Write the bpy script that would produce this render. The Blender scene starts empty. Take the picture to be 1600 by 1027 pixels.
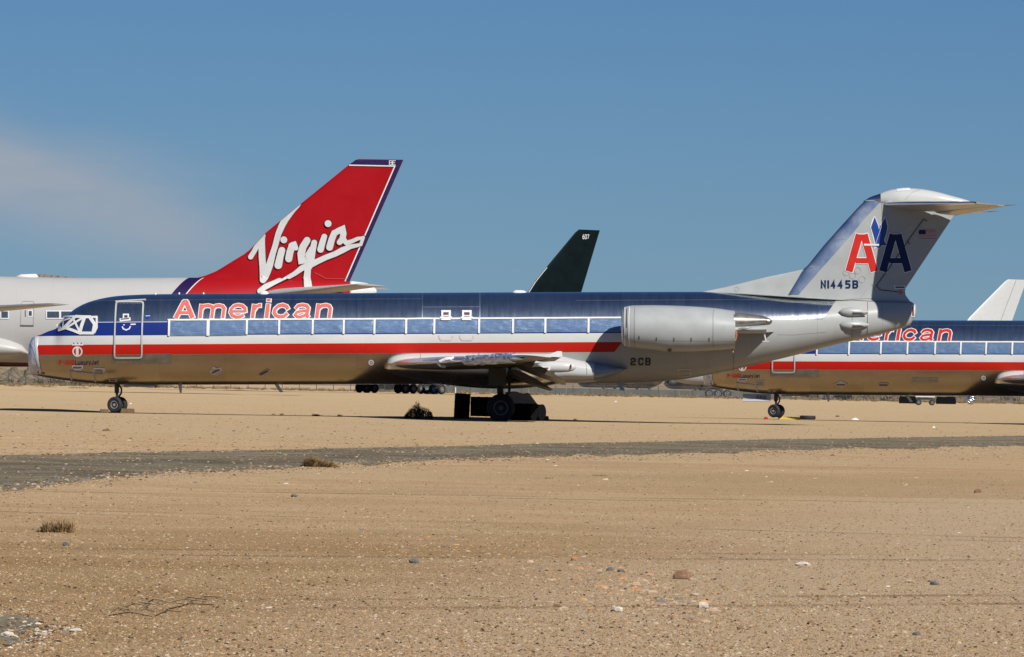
import bpy, bmesh, math, random
import numpy as np
from mathutils import Matrix, Vector, noise as mnoise

random.seed(7)
rng = np.random.default_rng(7)
SC = bpy.context.scene
COL = SC.collection
R = math.radians

# ------------------------------------------------------------------ camera
F = 12208.0                    # focal length in photo pixels (1600 wide)
HC = 1.26                      # eye height
ROLL = math.atan(0.0190)
PIT = math.atan(88.7 / F)
fw = Vector((0, math.cos(PIT), math.sin(PIT)))
up0 = Vector((0, -math.sin(PIT), math.cos(PIT)))
rt0 = Vector((1, 0, 0))
rt = rt0 * math.cos(ROLL) + up0 * math.sin(ROLL)
up = up0 * math.cos(ROLL) - rt0 * math.sin(ROLL)
CAM = Vector((0, 0, HC))
cd = bpy.data.cameras.new('camera')
cam = bpy.data.objects.new('camera', cd)
COL.objects.link(cam)
cd.sensor_width = 36
cd.lens = F / 1600 * 36
cd.clip_start = 0.5
cd.clip_end = 60000
m = Matrix.Identity(4)
for i in range(3):
    m[i][0] = rt[i]; m[i][1] = up[i]; m[i][2] = -fw[i]; m[i][3] = CAM[i]
cam.matrix_world = m
SC.camera = cam

# ------------------------------------------------------------------ light
SUN_AZ = 35.0      # degrees to the right of straight behind the camera
SUN_EL = 37.0
sdir = Vector((math.sin(R(SUN_AZ)) * math.cos(R(SUN_EL)), -math.cos(R(SUN_AZ)) * math.cos(R(SUN_EL)), math.sin(R(SUN_EL))))
ld = bpy.data.lights.new('sun', 'SUN')
ld.energy = 5.0
ld.angle = R(0.55)
ld.color = (1.0, 0.95, 0.87)
sun = bpy.data.objects.new('sun', ld)
COL.objects.link(sun)
sun.rotation_euler = sdir.to_track_quat('Z', 'Y').to_euler()

wd = bpy.data.worlds.new('World')
SC.world = wd
wd.use_nodes = True
nt = wd.node_tree
nt.nodes.clear()
wo = nt.nodes.new('ShaderNodeOutputWorld')
bg = nt.nodes.new('ShaderNodeBackground')
sky = nt.nodes.new('ShaderNodeTexSky')
sky.sky_type = 'NISHITA'
sky.sun_disc = False
sky.sun_elevation = R(SUN_EL)
sky.sun_rotation = math.atan2(sdir.x, sdir.y)
sky.altitude = 900
sky.air_density = 0.75
sky.dust_density = 0.15
sky.ozone_density = 2.5
bg.inputs['Strength'].default_value = 0.075


class NT:
    """tiny helper for node expressions"""
    def __init__(s, t): s.t = t

    def n(s, typ, **kw):
        x = s.t.nodes.new(typ)
        for k, v in kw.items(): setattr(x, k, v)
        return x

    def link(s, a, b): s.t.links.new(a, b)

    def put(s, sock, v):
        if isinstance(v, bpy.types.NodeSocket): s.link(v, sock)
        else:
            if isinstance(v, tuple) and len(v) == 3 and sock.type == 'RGBA': v = (*v, 1)
            sock.default_value = v

    def m(s, op, a, b=0.0, c=0.0, clamp=False):
        x = s.n('ShaderNodeMath', operation=op, use_clamp=clamp)
        s.put(x.inputs[0], a); s.put(x.inputs[1], b); s.put(x.inputs[2], c)
        return x.outputs[0]

    def gt(s, a, b): return s.m('GREATER_THAN', a, b)
    def lt(s, a, b): return s.m('LESS_THAN', a, b)
    def band(s, a, lo, hi): return s.m('MULTIPLY', s.gt(a, lo), s.lt(a, hi))
    def mul(s, a, b): return s.m('MULTIPLY', a, b)
    def mx(s, a, b): return s.m('MAXIMUM', a, b)

    def smooth(s, a, lo, hi, o0=0.0, o1=1.0):
        x = s.n('ShaderNodeMapRange', interpolation_type='SMOOTHSTEP')
        s.put(x.inputs[0], a); s.put(x.inputs[1], lo); s.put(x.inputs[2], hi)
        s.put(x.inputs[3], o0); s.put(x.inputs[4], o1)
        return x.outputs[0]

    def lin(s, a, lo, hi, o0=0.0, o1=1.0):
        x = s.n('ShaderNodeMapRange')
        s.put(x.inputs[0], a); s.put(x.inputs[1], lo); s.put(x.inputs[2], hi)
        s.put(x.inputs[3], o0); s.put(x.inputs[4], o1)
        return x.outputs[0]

    def mix(s, f, a, b, typ='MIX'):
        x = s.n('ShaderNodeMix', data_type='RGBA', blend_type=typ)
        s.put(x.inputs[0], f); s.put(x.inputs[6], a); s.put(x.inputs[7], b)
        return x.outputs[2]

    def coord(s, scale=(1, 1, 1), kind='Object', loc=(0, 0, 0), rot=(0, 0, 0)):
        tc = s.n('ShaderNodeTexCoord')
        mp = s.n('ShaderNodeMapping')
        mp.inputs['Scale'].default_value = scale
        mp.inputs['Location'].default_value = loc
        mp.inputs['Rotation'].default_value = rot
        s.link(tc.outputs[kind], mp.inputs['Vector'])
        return mp.outputs[0]

    def noise(s, vec, scale, detail=3, rough=0.55, dist=0.0):
        x = s.n('ShaderNodeTexNoise')
        s.link(vec, x.inputs['Vector'])
        x.inputs['Scale'].default_value = scale
        x.inputs['Detail'].default_value = detail
        x.inputs['Roughness'].default_value = rough
        x.inputs['Distortion'].default_value = dist
        return x.outputs['Fac']

    def xyz(s, vec):
        x = s.n('ShaderNodeSeparateXYZ'); s.link(vec, x.inputs[0]); return x.outputs

    def bump(s, h, strength, dist, normal=None):
        x = s.n('ShaderNodeBump')
        s.put(x.inputs['Height'], h)
        x.inputs['Strength'].default_value = strength
        x.inputs['Distance'].default_value = dist
        if normal: s.link(normal, x.inputs['Normal'])
        return x.outputs[0]


w = NT(nt)
tc = w.n('ShaderNodeTexCoord')
dirv = tc.outputs['Generated']
dx, dy, dz = w.xyz(dirv)
# clear dry desert air: a deeper blue than the stock sky gives near the horizon
tint = w.mix(w.lin(dz, 0.0, 0.06), (0.335, 0.482, 0.70), (0.265, 0.432, 0.655))
tint = w.mix(w.smooth(dz, 0.06, 0.60), tint, (0.235, 0.54, 0.85))  # upper sky, out of view, tinted bluer to colour the metal reflections
skyc = w.mix(1.0, sky.outputs[0], tint, 'MULTIPLY')
# thin cirrus: a faint tilted veil low in the north-west, part of the sky
azn = w.m('DIVIDE', dx, dy)                       # horizontal slope seen looking north
eln = w.m('DIVIDE', dz, dy)
vv = w.n('ShaderNodeCombineXYZ')
w.link(azn, vv.inputs[0]); w.link(eln, vv.inputs[1])
mp = w.n('ShaderNodeMapping')
mp.inputs['Scale'].default_value = (22, 75, 1)
mp.inputs['Rotation'].default_value = (0, 0, R(18))
w.link(vv.outputs[0], mp.inputs[0])
cn = w.noise(mp.outputs[0], 1.0, 4, 0.5, 0.4)
# distance from the veil's axis
axis = w.m('ADD', w.m('MULTIPLY', azn, -0.22), 0.0115)
dist = w.m('ABSOLUTE', w.m('SUBTRACT', eln, axis))
veil = w.mul(w.smooth(dist, 0.0, 0.0115, 1.0, 0.0), w.smooth(azn, -0.052, -0.019, 1.0, 0.0))
veil = w.mul(veil, w.smooth(cn, 0.22, 0.66))
veil = w.mul(veil, w.gt(dy, 0.0))
veil = w.mul(veil, 0.95)
skyc = w.mix(veil, skyc, (4.6, 5.1, 5.9))
w.link(skyc, bg.inputs['Color'])
w.link(bg.outputs[0], wo.inputs['Surface'])

SC.view_settings.view_transform = 'Standard'
SC.view_settings.look = 'None'
SC.view_settings.exposure = 0.0
SC.view_settings.gamma = 1.0
SC.view_settings.use_curve_mapping = False
SC.cycles.max_bounces = 6


# ------------------------------------------------------------------ pixel helpers
def ray(px, py):
    return (fw + rt * ((px - 800) / F) + up * ((513.5 - py) / F))


def W(px, py, Y):
    d = ray(px, py)
    return CAM + d * (Y / d.y)


def G(px, py, z=0.0):
    d = ray(px, py)
    t = (z - CAM.z) / d.z
    return CAM + d * t


# ------------------------------------------------------------------ mesh helpers
MATS = {}


class MB:
    def __init__(s): s.v = []; s.f = []; s.mi = []

    def add(s, vs, fs, mi=0):
        b = len(s.v)
        s.v.extend([tuple(p) for p in vs])
        s.f.extend([tuple(i + b for i in f) for f in fs])
        s.mi.extend([mi] * len(fs))
        return s

    def build(s, name, mat, parent=None, smooth=False, angle=None):
        me = bpy.data.meshes.new(name)
        me.from_pydata(s.v, [], s.f)
        mats = mat if isinstance(mat, (list, tuple)) else [mat]
        for k in mats: me.materials.append(k)
        if len(mats) > 1: me.polygons.foreach_set('material_index', s.mi)
        if smooth:
            me.polygons.foreach_set('use_smooth', [True] * len(me.polygons))
            if angle is not None:
                try: me.set_sharp_from_angle(angle=R(angle))
                except Exception: pass
        me.update()
        o = bpy.data.objects.new(name, me)
        COL.objects.link(o)
        if parent: o.parent = parent
        return o

    # primitives -------------------------------------------------
    def box(s, c, d, M=None, mi=0):
        x, y, z = d[0] / 2, d[1] / 2, d[2] / 2
        vs = [Vector((sx * x, sy * y, sz * z)) for sz in (-1, 1) for sy in (-1, 1) for sx in (-1, 1)]
        if M is not None: vs = [M @ p for p in vs]
        vs = [p + Vector(c) for p in vs]
        return s.add(vs, [(0, 2, 3, 1), (4, 5, 7, 6), (0, 1, 5, 4), (2, 6, 7, 3), (0, 4, 6, 2), (1, 3, 7, 5)], mi)

    def rings(s, rings, closed=True, cap=True, mi=0):
        n = len(rings[0]); b = len(s.v)
        for r in rings: s.v.extend([tuple(p) for p in r])
        m_ = n if closed else n - 1
        for i in range(len(rings) - 1):
            for j in range(m_):
                a = b + i * n + j; c = b + i * n + (j + 1) % n
                s.f.append((a, c, c + n, a + n)); s.mi.append(mi)
        if cap:
            s.f.append(tuple(b + j for j in reversed(range(n)))); s.mi.append(mi)
            s.f.append(tuple(b + (len(rings) - 1) * n + j for j in range(n))); s.mi.append(mi)
        return s

    def tube(s, pts, rad, n=8, cap=True, mi=0):
        pts = [Vector(p) for p in pts]
        if not hasattr(rad, '__len__'): rad = [rad] * len(pts)
        rs = []
        for i, p in enumerate(pts):
            d = (pts[min(i + 1, len(pts) - 1)] - pts[max(i - 1, 0)]).normalized()
            a = d.orthogonal().normalized() if i == 0 else (a - d * a.dot(d)).normalized()
            b_ = d.cross(a)
            rs.append([p + (a * math.cos(2 * math.pi * k / n) + b_ * math.sin(2 * math.pi * k / n)) * rad[i] for k in range(n)])
        return s.rings(rs, True, cap, mi)

    def lathe(s, prof, n=24, axis='y', c=(0, 0, 0), M=None, mi=0, cap=True):
        """prof: list of (t along axis, radius)"""
        rs = []
        for t, r in prof:
            ring = []
            for k in range(n):
                a = 2 * math.pi * k / n
                ca, sa = math.cos(a) * r, math.sin(a) * r
                p = {'x': (t, ca, sa), 'y': (ca, t, sa), 'z': (ca, sa, t)}[axis]
                p = Vector(p)
                if M is not None: p = M @ p
                ring.append(p + Vector(c))
            rs.append(ring)
        return s.rings(rs, True, cap, mi)


def tag(o, label=None, cat=None, group=None, kind=None):
    if label: o['label'] = label
    if cat: o['category'] = cat
    if group: o['group'] = group
    if kind: o['kind'] = kind
    return o


def empty(name, M, label=None, cat=None, group=None):
    o = bpy.data.objects.new(name, None)
    COL.objects.link(o)
    o.empty_display_size = 0.3
    if isinstance(M, Matrix): o.matrix_world = M
    else: o.location = M
    return tag(o, label, cat, group)


def pchip(xs, ys):
    xs = np.array(xs, float); ys = np.array(ys, float)
    o = np.argsort(xs); xs = xs[o]; ys = ys[o]
    h = np.diff(xs); d = np.diff(ys) / h
    mm = np.zeros(len(xs))
    mm[0] = d[0]; mm[-1] = d[-1]
    for i in range(1, len(xs) - 1):
        if d[i - 1] * d[i] > 0:
            w1 = 2 * h[i] + h[i - 1]; w2 = h[i] + 2 * h[i - 1]
            mm[i] = (w1 + w2) / (w1 / d[i - 1] + w2 / d[i])

    def f(x):
        x = min(max(x, xs[0]), xs[-1])
        i = min(max(int(np.searchsorted(xs, x)) - 1, 0), len(xs) - 2)
        t = (x - xs[i]) / h[i]
        return float((2 * t**3 - 3 * t**2 + 1) * ys[i] + (t**3 - 2 * t**2 + t) * h[i] * mm[i] + (-2 * t**3 + 3 * t**2) * ys[i + 1] + (t**3 - t**2) * h[i] * mm[i + 1])
    return f


def lerpf(xs, ys):
    return lambda x: float(np.interp(x, xs, ys))


# ------------------------------------------------------------------ materials
def mat(name):
    if name in MATS: return MATS[name], None, None
    mt = bpy.data.materials.new(name)
    mt.use_nodes = True
    MATS[name] = mt
    t = NT(mt.node_tree)
    b = mt.node_tree.nodes['Principled BSDF']
    return mt, t, b


def simple(name, col, rough=0.5, metal=0.0, var=0.12, scale=3.0, bump=0.0, spec=None, bscale=None):
    mt, t, b = mat(name)
    if t is None: return mt
    v = t.coord()
    n = t.noise(v, scale, 5, 0.6)
    f = t.lin(n, 0.3, 0.7, 1 - var, 1 + var)
    c = t.n('ShaderNodeVectorMath', operation='SCALE')
    c.inputs[0].default_value = col
    t.put(c.inputs['Scale'], f)
    t.link(c.outputs[0], b.inputs['Base Color'])
    t.put(b.inputs['Roughness'], t.lin(n, 0.3, 0.7, max(rough - 0.06, 0.02), min(rough + 0.08, 1)))
    b.inputs['Metallic'].default_value = metal
    if spec is not None: b.inputs['Specular IOR Level'].default_value = spec
    if name.startswith('soil') or name.startswith('rock'): b.inputs['Diffuse Roughness'].default_value = 1.0
    if bump:
        n2 = t.noise(v, bscale or scale * 4, 4, 0.6)
        t.link(t.bump(n2, 1.0, bump), b.inputs['Normal'])
    return mt


WHITE = simple('white_tape', (0.72, 0.72, 0.71), 0.5, var=0.06, scale=5)
PAINT = simple('white_paint', (0.58, 0.585, 0.57), 0.32, var=0.05, scale=1.2)
GREY = simple('light_grey_paint', (0.385, 0.405, 0.40), 0.34, var=0.07, scale=1.5)
GREYTAPE = simple('grey_tape', (0.50, 0.50, 0.49), 0.45, var=0.1, scale=4)
REDP = simple('red_paint', (0.50, 0.018, 0.008), 0.35, var=0.06, spec=.25)
SALMON = simple('faded_red_lettering', (0.66, 0.155, 0.125), 0.45, var=0.05, spec=.2)
REDL = simple('red_lettering', (0.56, 0.028, 0.02), 0.4, var=0.05, spec=.2)
NAVY = simple('navy_lettering', (0.010, 0.022, 0.085), 0.4, var=0.06, spec=.2)
BLUE = simple('blue_emblem', (0.012, 0.05, 0.27), 0.35, var=0.05)
DARKLINE = simple('panel_seam', (0.09, 0.085, 0.075), 0.6)
SEAM = simple('faint_seam', (0.30, 0.30, 0.30), 0.5)
BLACK = simple('black_lettering', (0.02, 0.022, 0.028), 0.5)
REDTAG = simple('dark_red_cover', (0.16, 0.015, 0.012), 0.55)
RUBBER = simple('tyre_rubber', (0.022, 0.022, 0.024), 0.75, var=0.3, scale=8)
HUBD = simple('shaded_wheel_hub', (0.16, 0.165, 0.17), 0.6, 0.2, var=0.2, scale=10)  # darker copy of the hub, main gear shade put into its colour
HUB = simple('wheel_hub', (0.42, 0.43, 0.42), 0.45, 0.3, var=0.2, scale=10)
STRUTM = simple('gear_strut', (0.07, 0.066, 0.055), 0.5, 0.3, var=0.25, scale=9)
CHROME = simple('oleo_chrome', (0.6, 0.6, 0.6), 0.2, 1.0)
WOOD = simple('weathered_wood', (0.14, 0.088, 0.045), 0.8, var=0.35, scale=9, bump=0.01)
YELLOW = simple('yellow_chock_paint', (0.60, 0.42, 0.05), 0.6, var=0.2, scale=6)
DRUMM = simple('black_drum_paint', (0.007, 0.007, 0.008), 0.85, var=0.3, scale=6, spec=.08)
BROWNM = simple('dull_metal', (0.36, 0.34, 0.31), 0.42, 0.85, var=0.15, scale=4)
HOTM = simple('burnt_metal', (0.36, 0.34, 0.31), 0.5, 0.8, var=0.25, scale=5)
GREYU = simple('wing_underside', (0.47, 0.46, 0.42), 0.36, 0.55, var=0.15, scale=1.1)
WINGU = simple('shaded_wing_skin', (0.13, 0.105, 0.07), 0.42, 0.6, var=0.25, scale=1.1)  # darker wing material, the shade underneath is put into its colour
WRAP = simple('pale_foil_wrap', (0.58, 0.63, 0.72), 0.30, 0.3, var=0.18, scale=2.5, bump=0.05, bscale=5)
SILVER = simple('silver_foil', (0.82, 0.84, 0.88), 0.18, 1.0, var=0.05, scale=6, bump=0.06, bscale=9)
DARKGREEN = simple('dark_green_paint', (0.003, 0.008, 0.009), 0.6, var=0.3, scale=0.5, spec=.1)
OFFW = simple('aged_white_paint', (0.49, 0.485, 0.47), 0.4, var=0.05, scale=0.5)
GLASSD = simple('dark_window', (0.06, 0.08, 0.11), 0.2, var=0.2)
CAMO = simple('dull_military_grey', (0.08, 0.085, 0.085), 0.6, var=0.6, scale=0.35)
CAMOL = simple('pale_aircraft_grey', (0.30, 0.31, 0.31), 0.6, var=0.4, scale=0.4)
POSTM = simple('fence_steel', (0.10, 0.10, 0.10), 0.6, 0.3)
WIREM = simple('fence_wire', (0.20, 0.21, 0.22), 0.6, 0.3)
ORANGE = simple('faded_orange_strap', (0.50, 0.18, 0.10), 0.7)
BUSHD = simple('dark_dry_brush', (0.085, 0.062, 0.030), 0.9, var=0.5, scale=6)
BUSHT = simple('tan_dry_brush', (0.33, 0.225, 0.105), 0.9, var=0.4, scale=6)
CONC = simple('pale_concrete', (0.36, 0.33, 0.27), 0.85, var=0.2, scale=2, bump=0.03)


def bluefoil():
    mt, t, b = mat('blue_foil_cover')
    v = t.coord((1, 1, 1))
    n = t.noise(v, 3.0, 6, 0.65, 1.2)
    n2 = t.noise(t.coord((0.9, 1, 5), rot=(0, R(24), 0)), 2.0, 3, 0.5, 1.0)
    c = t.mix(t.lin(n, 0.3, 0.7), (0.10, 0.175, 0.315), (0.14, 0.225, 0.375))
    rid = t.smooth(t.m('ABSOLUTE', t.m('SUBTRACT', n2, 0.5)), 0.004, 0.016, 1.0, 0.0)
    c = t.mix(t.mul(t.mul(rid, t.smooth(t.noise(v, 1.1, 3), 0.48, 0.62)), 0.6), c, (0.42, 0.50, 0.62))  # thin wrinkle glints painted into the foil colour
    t.link(c, b.inputs['Base Color'])
    b.inputs['Metallic'].default_value = 0.15
    b.inputs['Roughness'].default_value = 0.36
    h = t.m('ADD', t.mul(n2, 1.0), t.mul(n, 0.35))
    t.link(t.bump(h, 1.0, 0.022), b.inputs['Normal'])
    return mt


FOIL = bluefoil()


def cockpitglass():
    mt, t, b = mat('cockpit_window_cover')
    n = t.noise(t.coord(), 3, 4)
    t.link(t.mix(n, (0.03, 0.055, 0.14), (0.07, 0.12, 0.26)), b.inputs['Base Color'])
    b.inputs['Roughness'].default_value = 0.2
    b.inputs['Metallic'].default_value = 0.5
    return mt


CKPT = cockpitglass()


def airframe(P):
    """polished aluminium skin with red, white and blue bands and grey painted tail"""
    mt, t, b = mat('polished_skin')
    o = t.coord()
    x, y, z = t.xyz(o)
    streak = t.noise(t.coord((3.2, 0.35, 0.35)), 2.2, 5, 0.65)
    blot = t.noise(t.coord((0.5, 1, 1)), 1.1, 5, 0.6, 0.3)
    # metal
    wide = t.noise(t.coord((0.16, 0.3, 0.5)), 1.5, 4, 0.6)
    mc = t.mix(t.lin(streak, 0.28, 0.72), (0.54, 0.62, 0.66), (0.72, 0.80, 0.84))
    mc = t.mix(t.mul(t.smooth(wide, 0.42, 0.66), 0.6), mc, (0.80, 0.87, 0.90))
    mc = t.mix(t.mul(t.smooth(blot, 0.5, 0.75), 0.35), mc, (0.50, 0.485, 0.45))
    rough = t.lin(streak, 0.25, 0.75, 0.21, 0.26)
    # below the bands the dim ground reflection is painted into the metal colour
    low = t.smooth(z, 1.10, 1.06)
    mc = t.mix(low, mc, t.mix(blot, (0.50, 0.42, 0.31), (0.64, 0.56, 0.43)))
    mc = t.mix(t.mul(t.smooth(z, 0.75, 0.2), 0.5), mc, (0.30, 0.235, 0.13))  # painted reflection dims further towards the keel
    # the rear cone is newer, brighter polish
    new = t.smooth(x, P['x1100'], P['x1100'] + 3)
    mc = t.mix(t.mul(new, 0.6), mc, (0.85, 0.86, 0.88))
    rough = t.m('SUBTRACT', rough, t.mul(new, 0.075))
    # rivet frames / panel seams
    fx = t.m('FRACT', t.m('DIVIDE', x, 2.35))
    seam = t.lt(fx, 0.008)
    hz = t.mul(t.band(z, 3.02, 3.045), t.lt(x, P['x660']))
    hz = t.mx(hz, t.mul(t.band(z, 2.72, 2.745), t.band(x, P['x660'], P['x750'])))
    hz = t.mx(hz, t.mul(t.band(z, 2.93, 2.955), t.gt(x, P['x900'])))
    hz = t.mx(hz, t.mul(t.lt(t.m('ABSOLUTE', t.m('SUBTRACT', x, P['x660'])), 0.02), t.gt(z, 2.3)))
    hz = t.mx(hz, t.mul(t.lt(t.m('ABSOLUTE', t.m('SUBTRACT', x, P['x750'])), 0.02), t.gt(z, 2.3)))
    seam = t.mx(seam, t.band(z, 0.42, 0.43))
    wn = t.n('ShaderNodeTexWhiteNoise', noise_dimensions='2D')
    cv = t.n('ShaderNodeCombineXYZ')
    t.link(t.m('FLOOR', t.m('DIVIDE', x, 2.35)), cv.inputs[0]); t.link(t.m('FLOOR', t.m('DIVIDE', z, 0.46)), cv.inputs[1])
    t.link(cv.outputs[0], wn.inputs['Vector'])
    pan = t.n('ShaderNodeVectorMath', operation='SCALE'); t.link(mc, pan.inputs[0]); t.link(t.lin(wn.outputs['Value'], 0, 1, 0.90, 1.06), pan.inputs['Scale'])
    mc = t.mix(t.mul(seam, 0.5), pan.outputs[0], (0.36, 0.36, 0.35))
    mc = t.mix(t.mul(hz, 0.30), mc, (0.95, 0.95, 0.93))
    rough = t.m('ADD', rough, t.mul(hz, 0.12))
    # bands
    pn = t.lin(blot, 0.3, 0.7, 0.93, 1.05)
    diag = t.m('ADD', P['x960'], t.mul(t.m('SUBTRACT', z, 1.09), 0.8))
    front = t.lt(x, diag)
    blue = t.mul(t.band(z, 1.766, 2.236), front)
    wht = t.mul(t.mx(t.band(z, 1.447, 1.766), t.band(z, 2.236, 2.256)), front)
    red = t.mul(t.band(z, 1.09, 1.447), front)
    g1 = t.mul(t.gt(x, P['x855']), t.lt(z, 1.09))
    g2 = t.mul(t.gt(x, diag), t.lt(z, t.lin(x, P['x960'], P['x1290'], 2.23, 2.21)))
    g3 = t.gt(x, t.m('ADD', P['x1288'], t.mul(t.m('SUBTRACT', z, 2.2), 0.75)))
    grey = t.mx(t.mx(g1, g2), g3)
    grey = t.m('SUBTRACT', grey, t.mul(grey, t.mx(t.mx(red, blue), wht)), clamp=True)
    c = t.mix(red, mc, (0.50, 0.016, 0.008))
    c = t.mix(blue, c, (0.010, 0.028, 0.19))
    c = t.mix(wht, c, (0.62, 0.625, 0.61))
    dirt = t.smooth(t.noise(t.coord((0.7, 1, 1.3)), 1.6, 6, 0.65), 0.48, 0.78)
    gc = t.mix(t.mul(dirt, 0.35), (0.405, 0.42, 0.41), (0.29, 0.275, 0.235))
    gc = t.mix(t.mul(t.smooth(z, 1.25, 0.35), 0.35), gc, (0.26, 0.235, 0.19))   # darker and browner towards the keel
    gc = t.mix(t.mul(t.lt(fx, 0.006), 0.5), gc, (0.2, 0.19, 0.17))
    c = t.mix(grey, c, gc)
    paint = t.mx(t.mx(red, blue), t.mx(wht, grey))
    edge = 0
    vm = t.n('ShaderNodeVectorMath', operation='SCALE')
    t.link(c, vm.inputs[0]); t.link(pn, vm.inputs['Scale'])
    t.link(vm.outputs[0], b.inputs['Base Color'])
    b.inputs['Specular IOR Level'].default_value = 0.28
    t.link(t.m('SUBTRACT', t.lin(z, 2.1, 2.9, 0.955, 0.985), t.mul(paint, 1.0), clamp=True), b.inputs['Metallic'])
    t.link(t.m('ADD', rough, t.mul(paint, 0.14)), b.inputs['Roughness'])
    wav = t.noise(t.coord((0.9, 0.5, 1.2)), 1.5, 2, 0.5)
    nn = t.bump(wav, 0.5, 0.016)
    t.link(nn, b.inputs['Normal'])
    return mt


# ------------------------------------------------------------------ surfaces
class Body:
    """lofted fuselage-like body along local x, elliptical sections"""
    def __init__(s, top, bot, wid, u0, u1, pw=2.0):
        s.zt, s.zb, s.w = top, bot, wid
        s.u0, s.u1 = u0, u1
        s.y0 = 0.0
        s.grow = 0.0
        s.p = pw

    def side(s, u, v, proud=0.0, sgn=-1):
        zt, zb = s.zt(u), s.zb(u)
        zc, a = (zt + zb) / 2, max((zt - zb) / 2, 1e-3)
        k = max(-0.999, min(0.999, (v - zc) / a))
        c = (1 - abs(k) ** s.p) ** (1 / s.p)
        w_ = s.w(u)
        n = Vector((0, c / max(w_, .01), k / a)).normalized()
        return Vector((u, s.y0 + sgn * (w_ * c + n.y * proud), zc + a * k + n.z * proud if abs(k) < 0.998 else v))

    def mesh(s, mb, nu=120, nr=64, dense=()):
        us = sorted(set(list(np.linspace(s.u0, s.u1, nu)) + list(dense)))
        rs = []
        for u in us:
            zt, zb, w_ = s.zt(u), s.zb(u), s.w(u)
            zc, a = (zt + zb) / 2, max((zt - zb) / 2, 0.004)
            w_ = max(w_, 0.004)
            ring = []
            for k in range(nr):
                ca, sa = math.cos(2 * math.pi * k / nr), math.sin(2 * math.pi * k / nr)
                if s.p != 2.0:
                    ca = math.copysign(abs(ca) ** (2 / s.p), ca); sa = math.copysign(abs(sa) ** (2 / s.p), sa)
                ring.append(Vector((u, s.y0 + (w_ + s.grow) * ca, zc + (a + s.grow) * sa)))
            rs.append(ring)
        mb.rings(rs)
        return mb


def foilt(c):   # NACA-like half thickness, unit chord, unit max thickness ratio 1
    c = min(max(c, 0), 1)
    return 5 * (0.2969 * math.sqrt(c) - 0.126 * c - 0.3516 * c * c + 0.2843 * c**3 - 0.1036 * c**4)


class FinS:
    """vertical surface: leading / trailing edge u as function of height v"""
    def __init__(s, le, te, v0, v1, tr=0.10):
        s.le, s.te, s.v0, s.v1, s.tr = le, te, v0, v1, tr

    def half(s, u, v):
        a, b = s.le(v), s.te(v)
        c = max(b - a, 0.05)
        return s.tr * c * foilt((u - a) / c) + 0.006

    def side(s, u, v, proud=0.0, sgn=-1):
        return Vector((u, sgn * (s.half(u, v) + proud), v))

    def mesh(s, mb, nv=30, nc=18, c0=0.0, c1=1.0, vs=None):
        rs = []
        for v in (vs if vs is not None else np.linspace(s.v0, s.v1, nv)):
            a, b = s.le(v), s.te(v)
            cs = [c0 + (c1 - c0) * (0.5 - 0.5 * math.cos(math.pi * k / nc)) for k in range(nc + 1)]
            port = [s.side(a + (b - a) * c, v, 0) for c in cs]
            star = [s.side(a + (b - a) * c, v, 0, 1) for c in reversed(cs)]
            rs.append(port + star)
        mb.rings(rs)
        return mb


def wing(mb, secs, nc=14, mi=0, cmax=1.0, gr=0.0):
    """secs: (xLE, y, z, chord, thickness ratio, twist rad)"""
    rs = []
    for (x, y, z, c, tr, tw) in secs:
        ring = []
        cs = [cmax * (0.5 - 0.5 * math.cos(math.pi * k / nc)) for k in range(nc + 1)]
        up_ = [(q - gr / c, tr * foilt(q) * 1.15 + (0.002 + gr) / c) for q in cs]
        dn = [(q - gr / c, -tr * foilt(q) * 0.85 - (0.002 + gr) / c) for q in reversed(cs)]
        for q, tz in up_ + dn:
            px, pz = q * c, tz * c
            ring.append(Vector((x + px * math.cos(tw) + pz * math.sin(tw), y, z - px * math.sin(tw) + pz * math.cos(tw))))
        rs.append(ring)
    mb.rings(rs, mi=mi)
    return mb


def resample(pts, step):
    out = []
    for i in range(len(pts) - 1):
        a, b = pts[i], pts[i + 1]
        L = math.dist(a[:2], b[:2])
        n = max(1, int(math.ceil(L / step)))
        for k in range(n):
            t = k / n
            out.append(tuple(a[q] + (b[q] - a[q]) * t for q in range(len(a))))
    out.append(tuple(pts[-1]))
    return out


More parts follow.
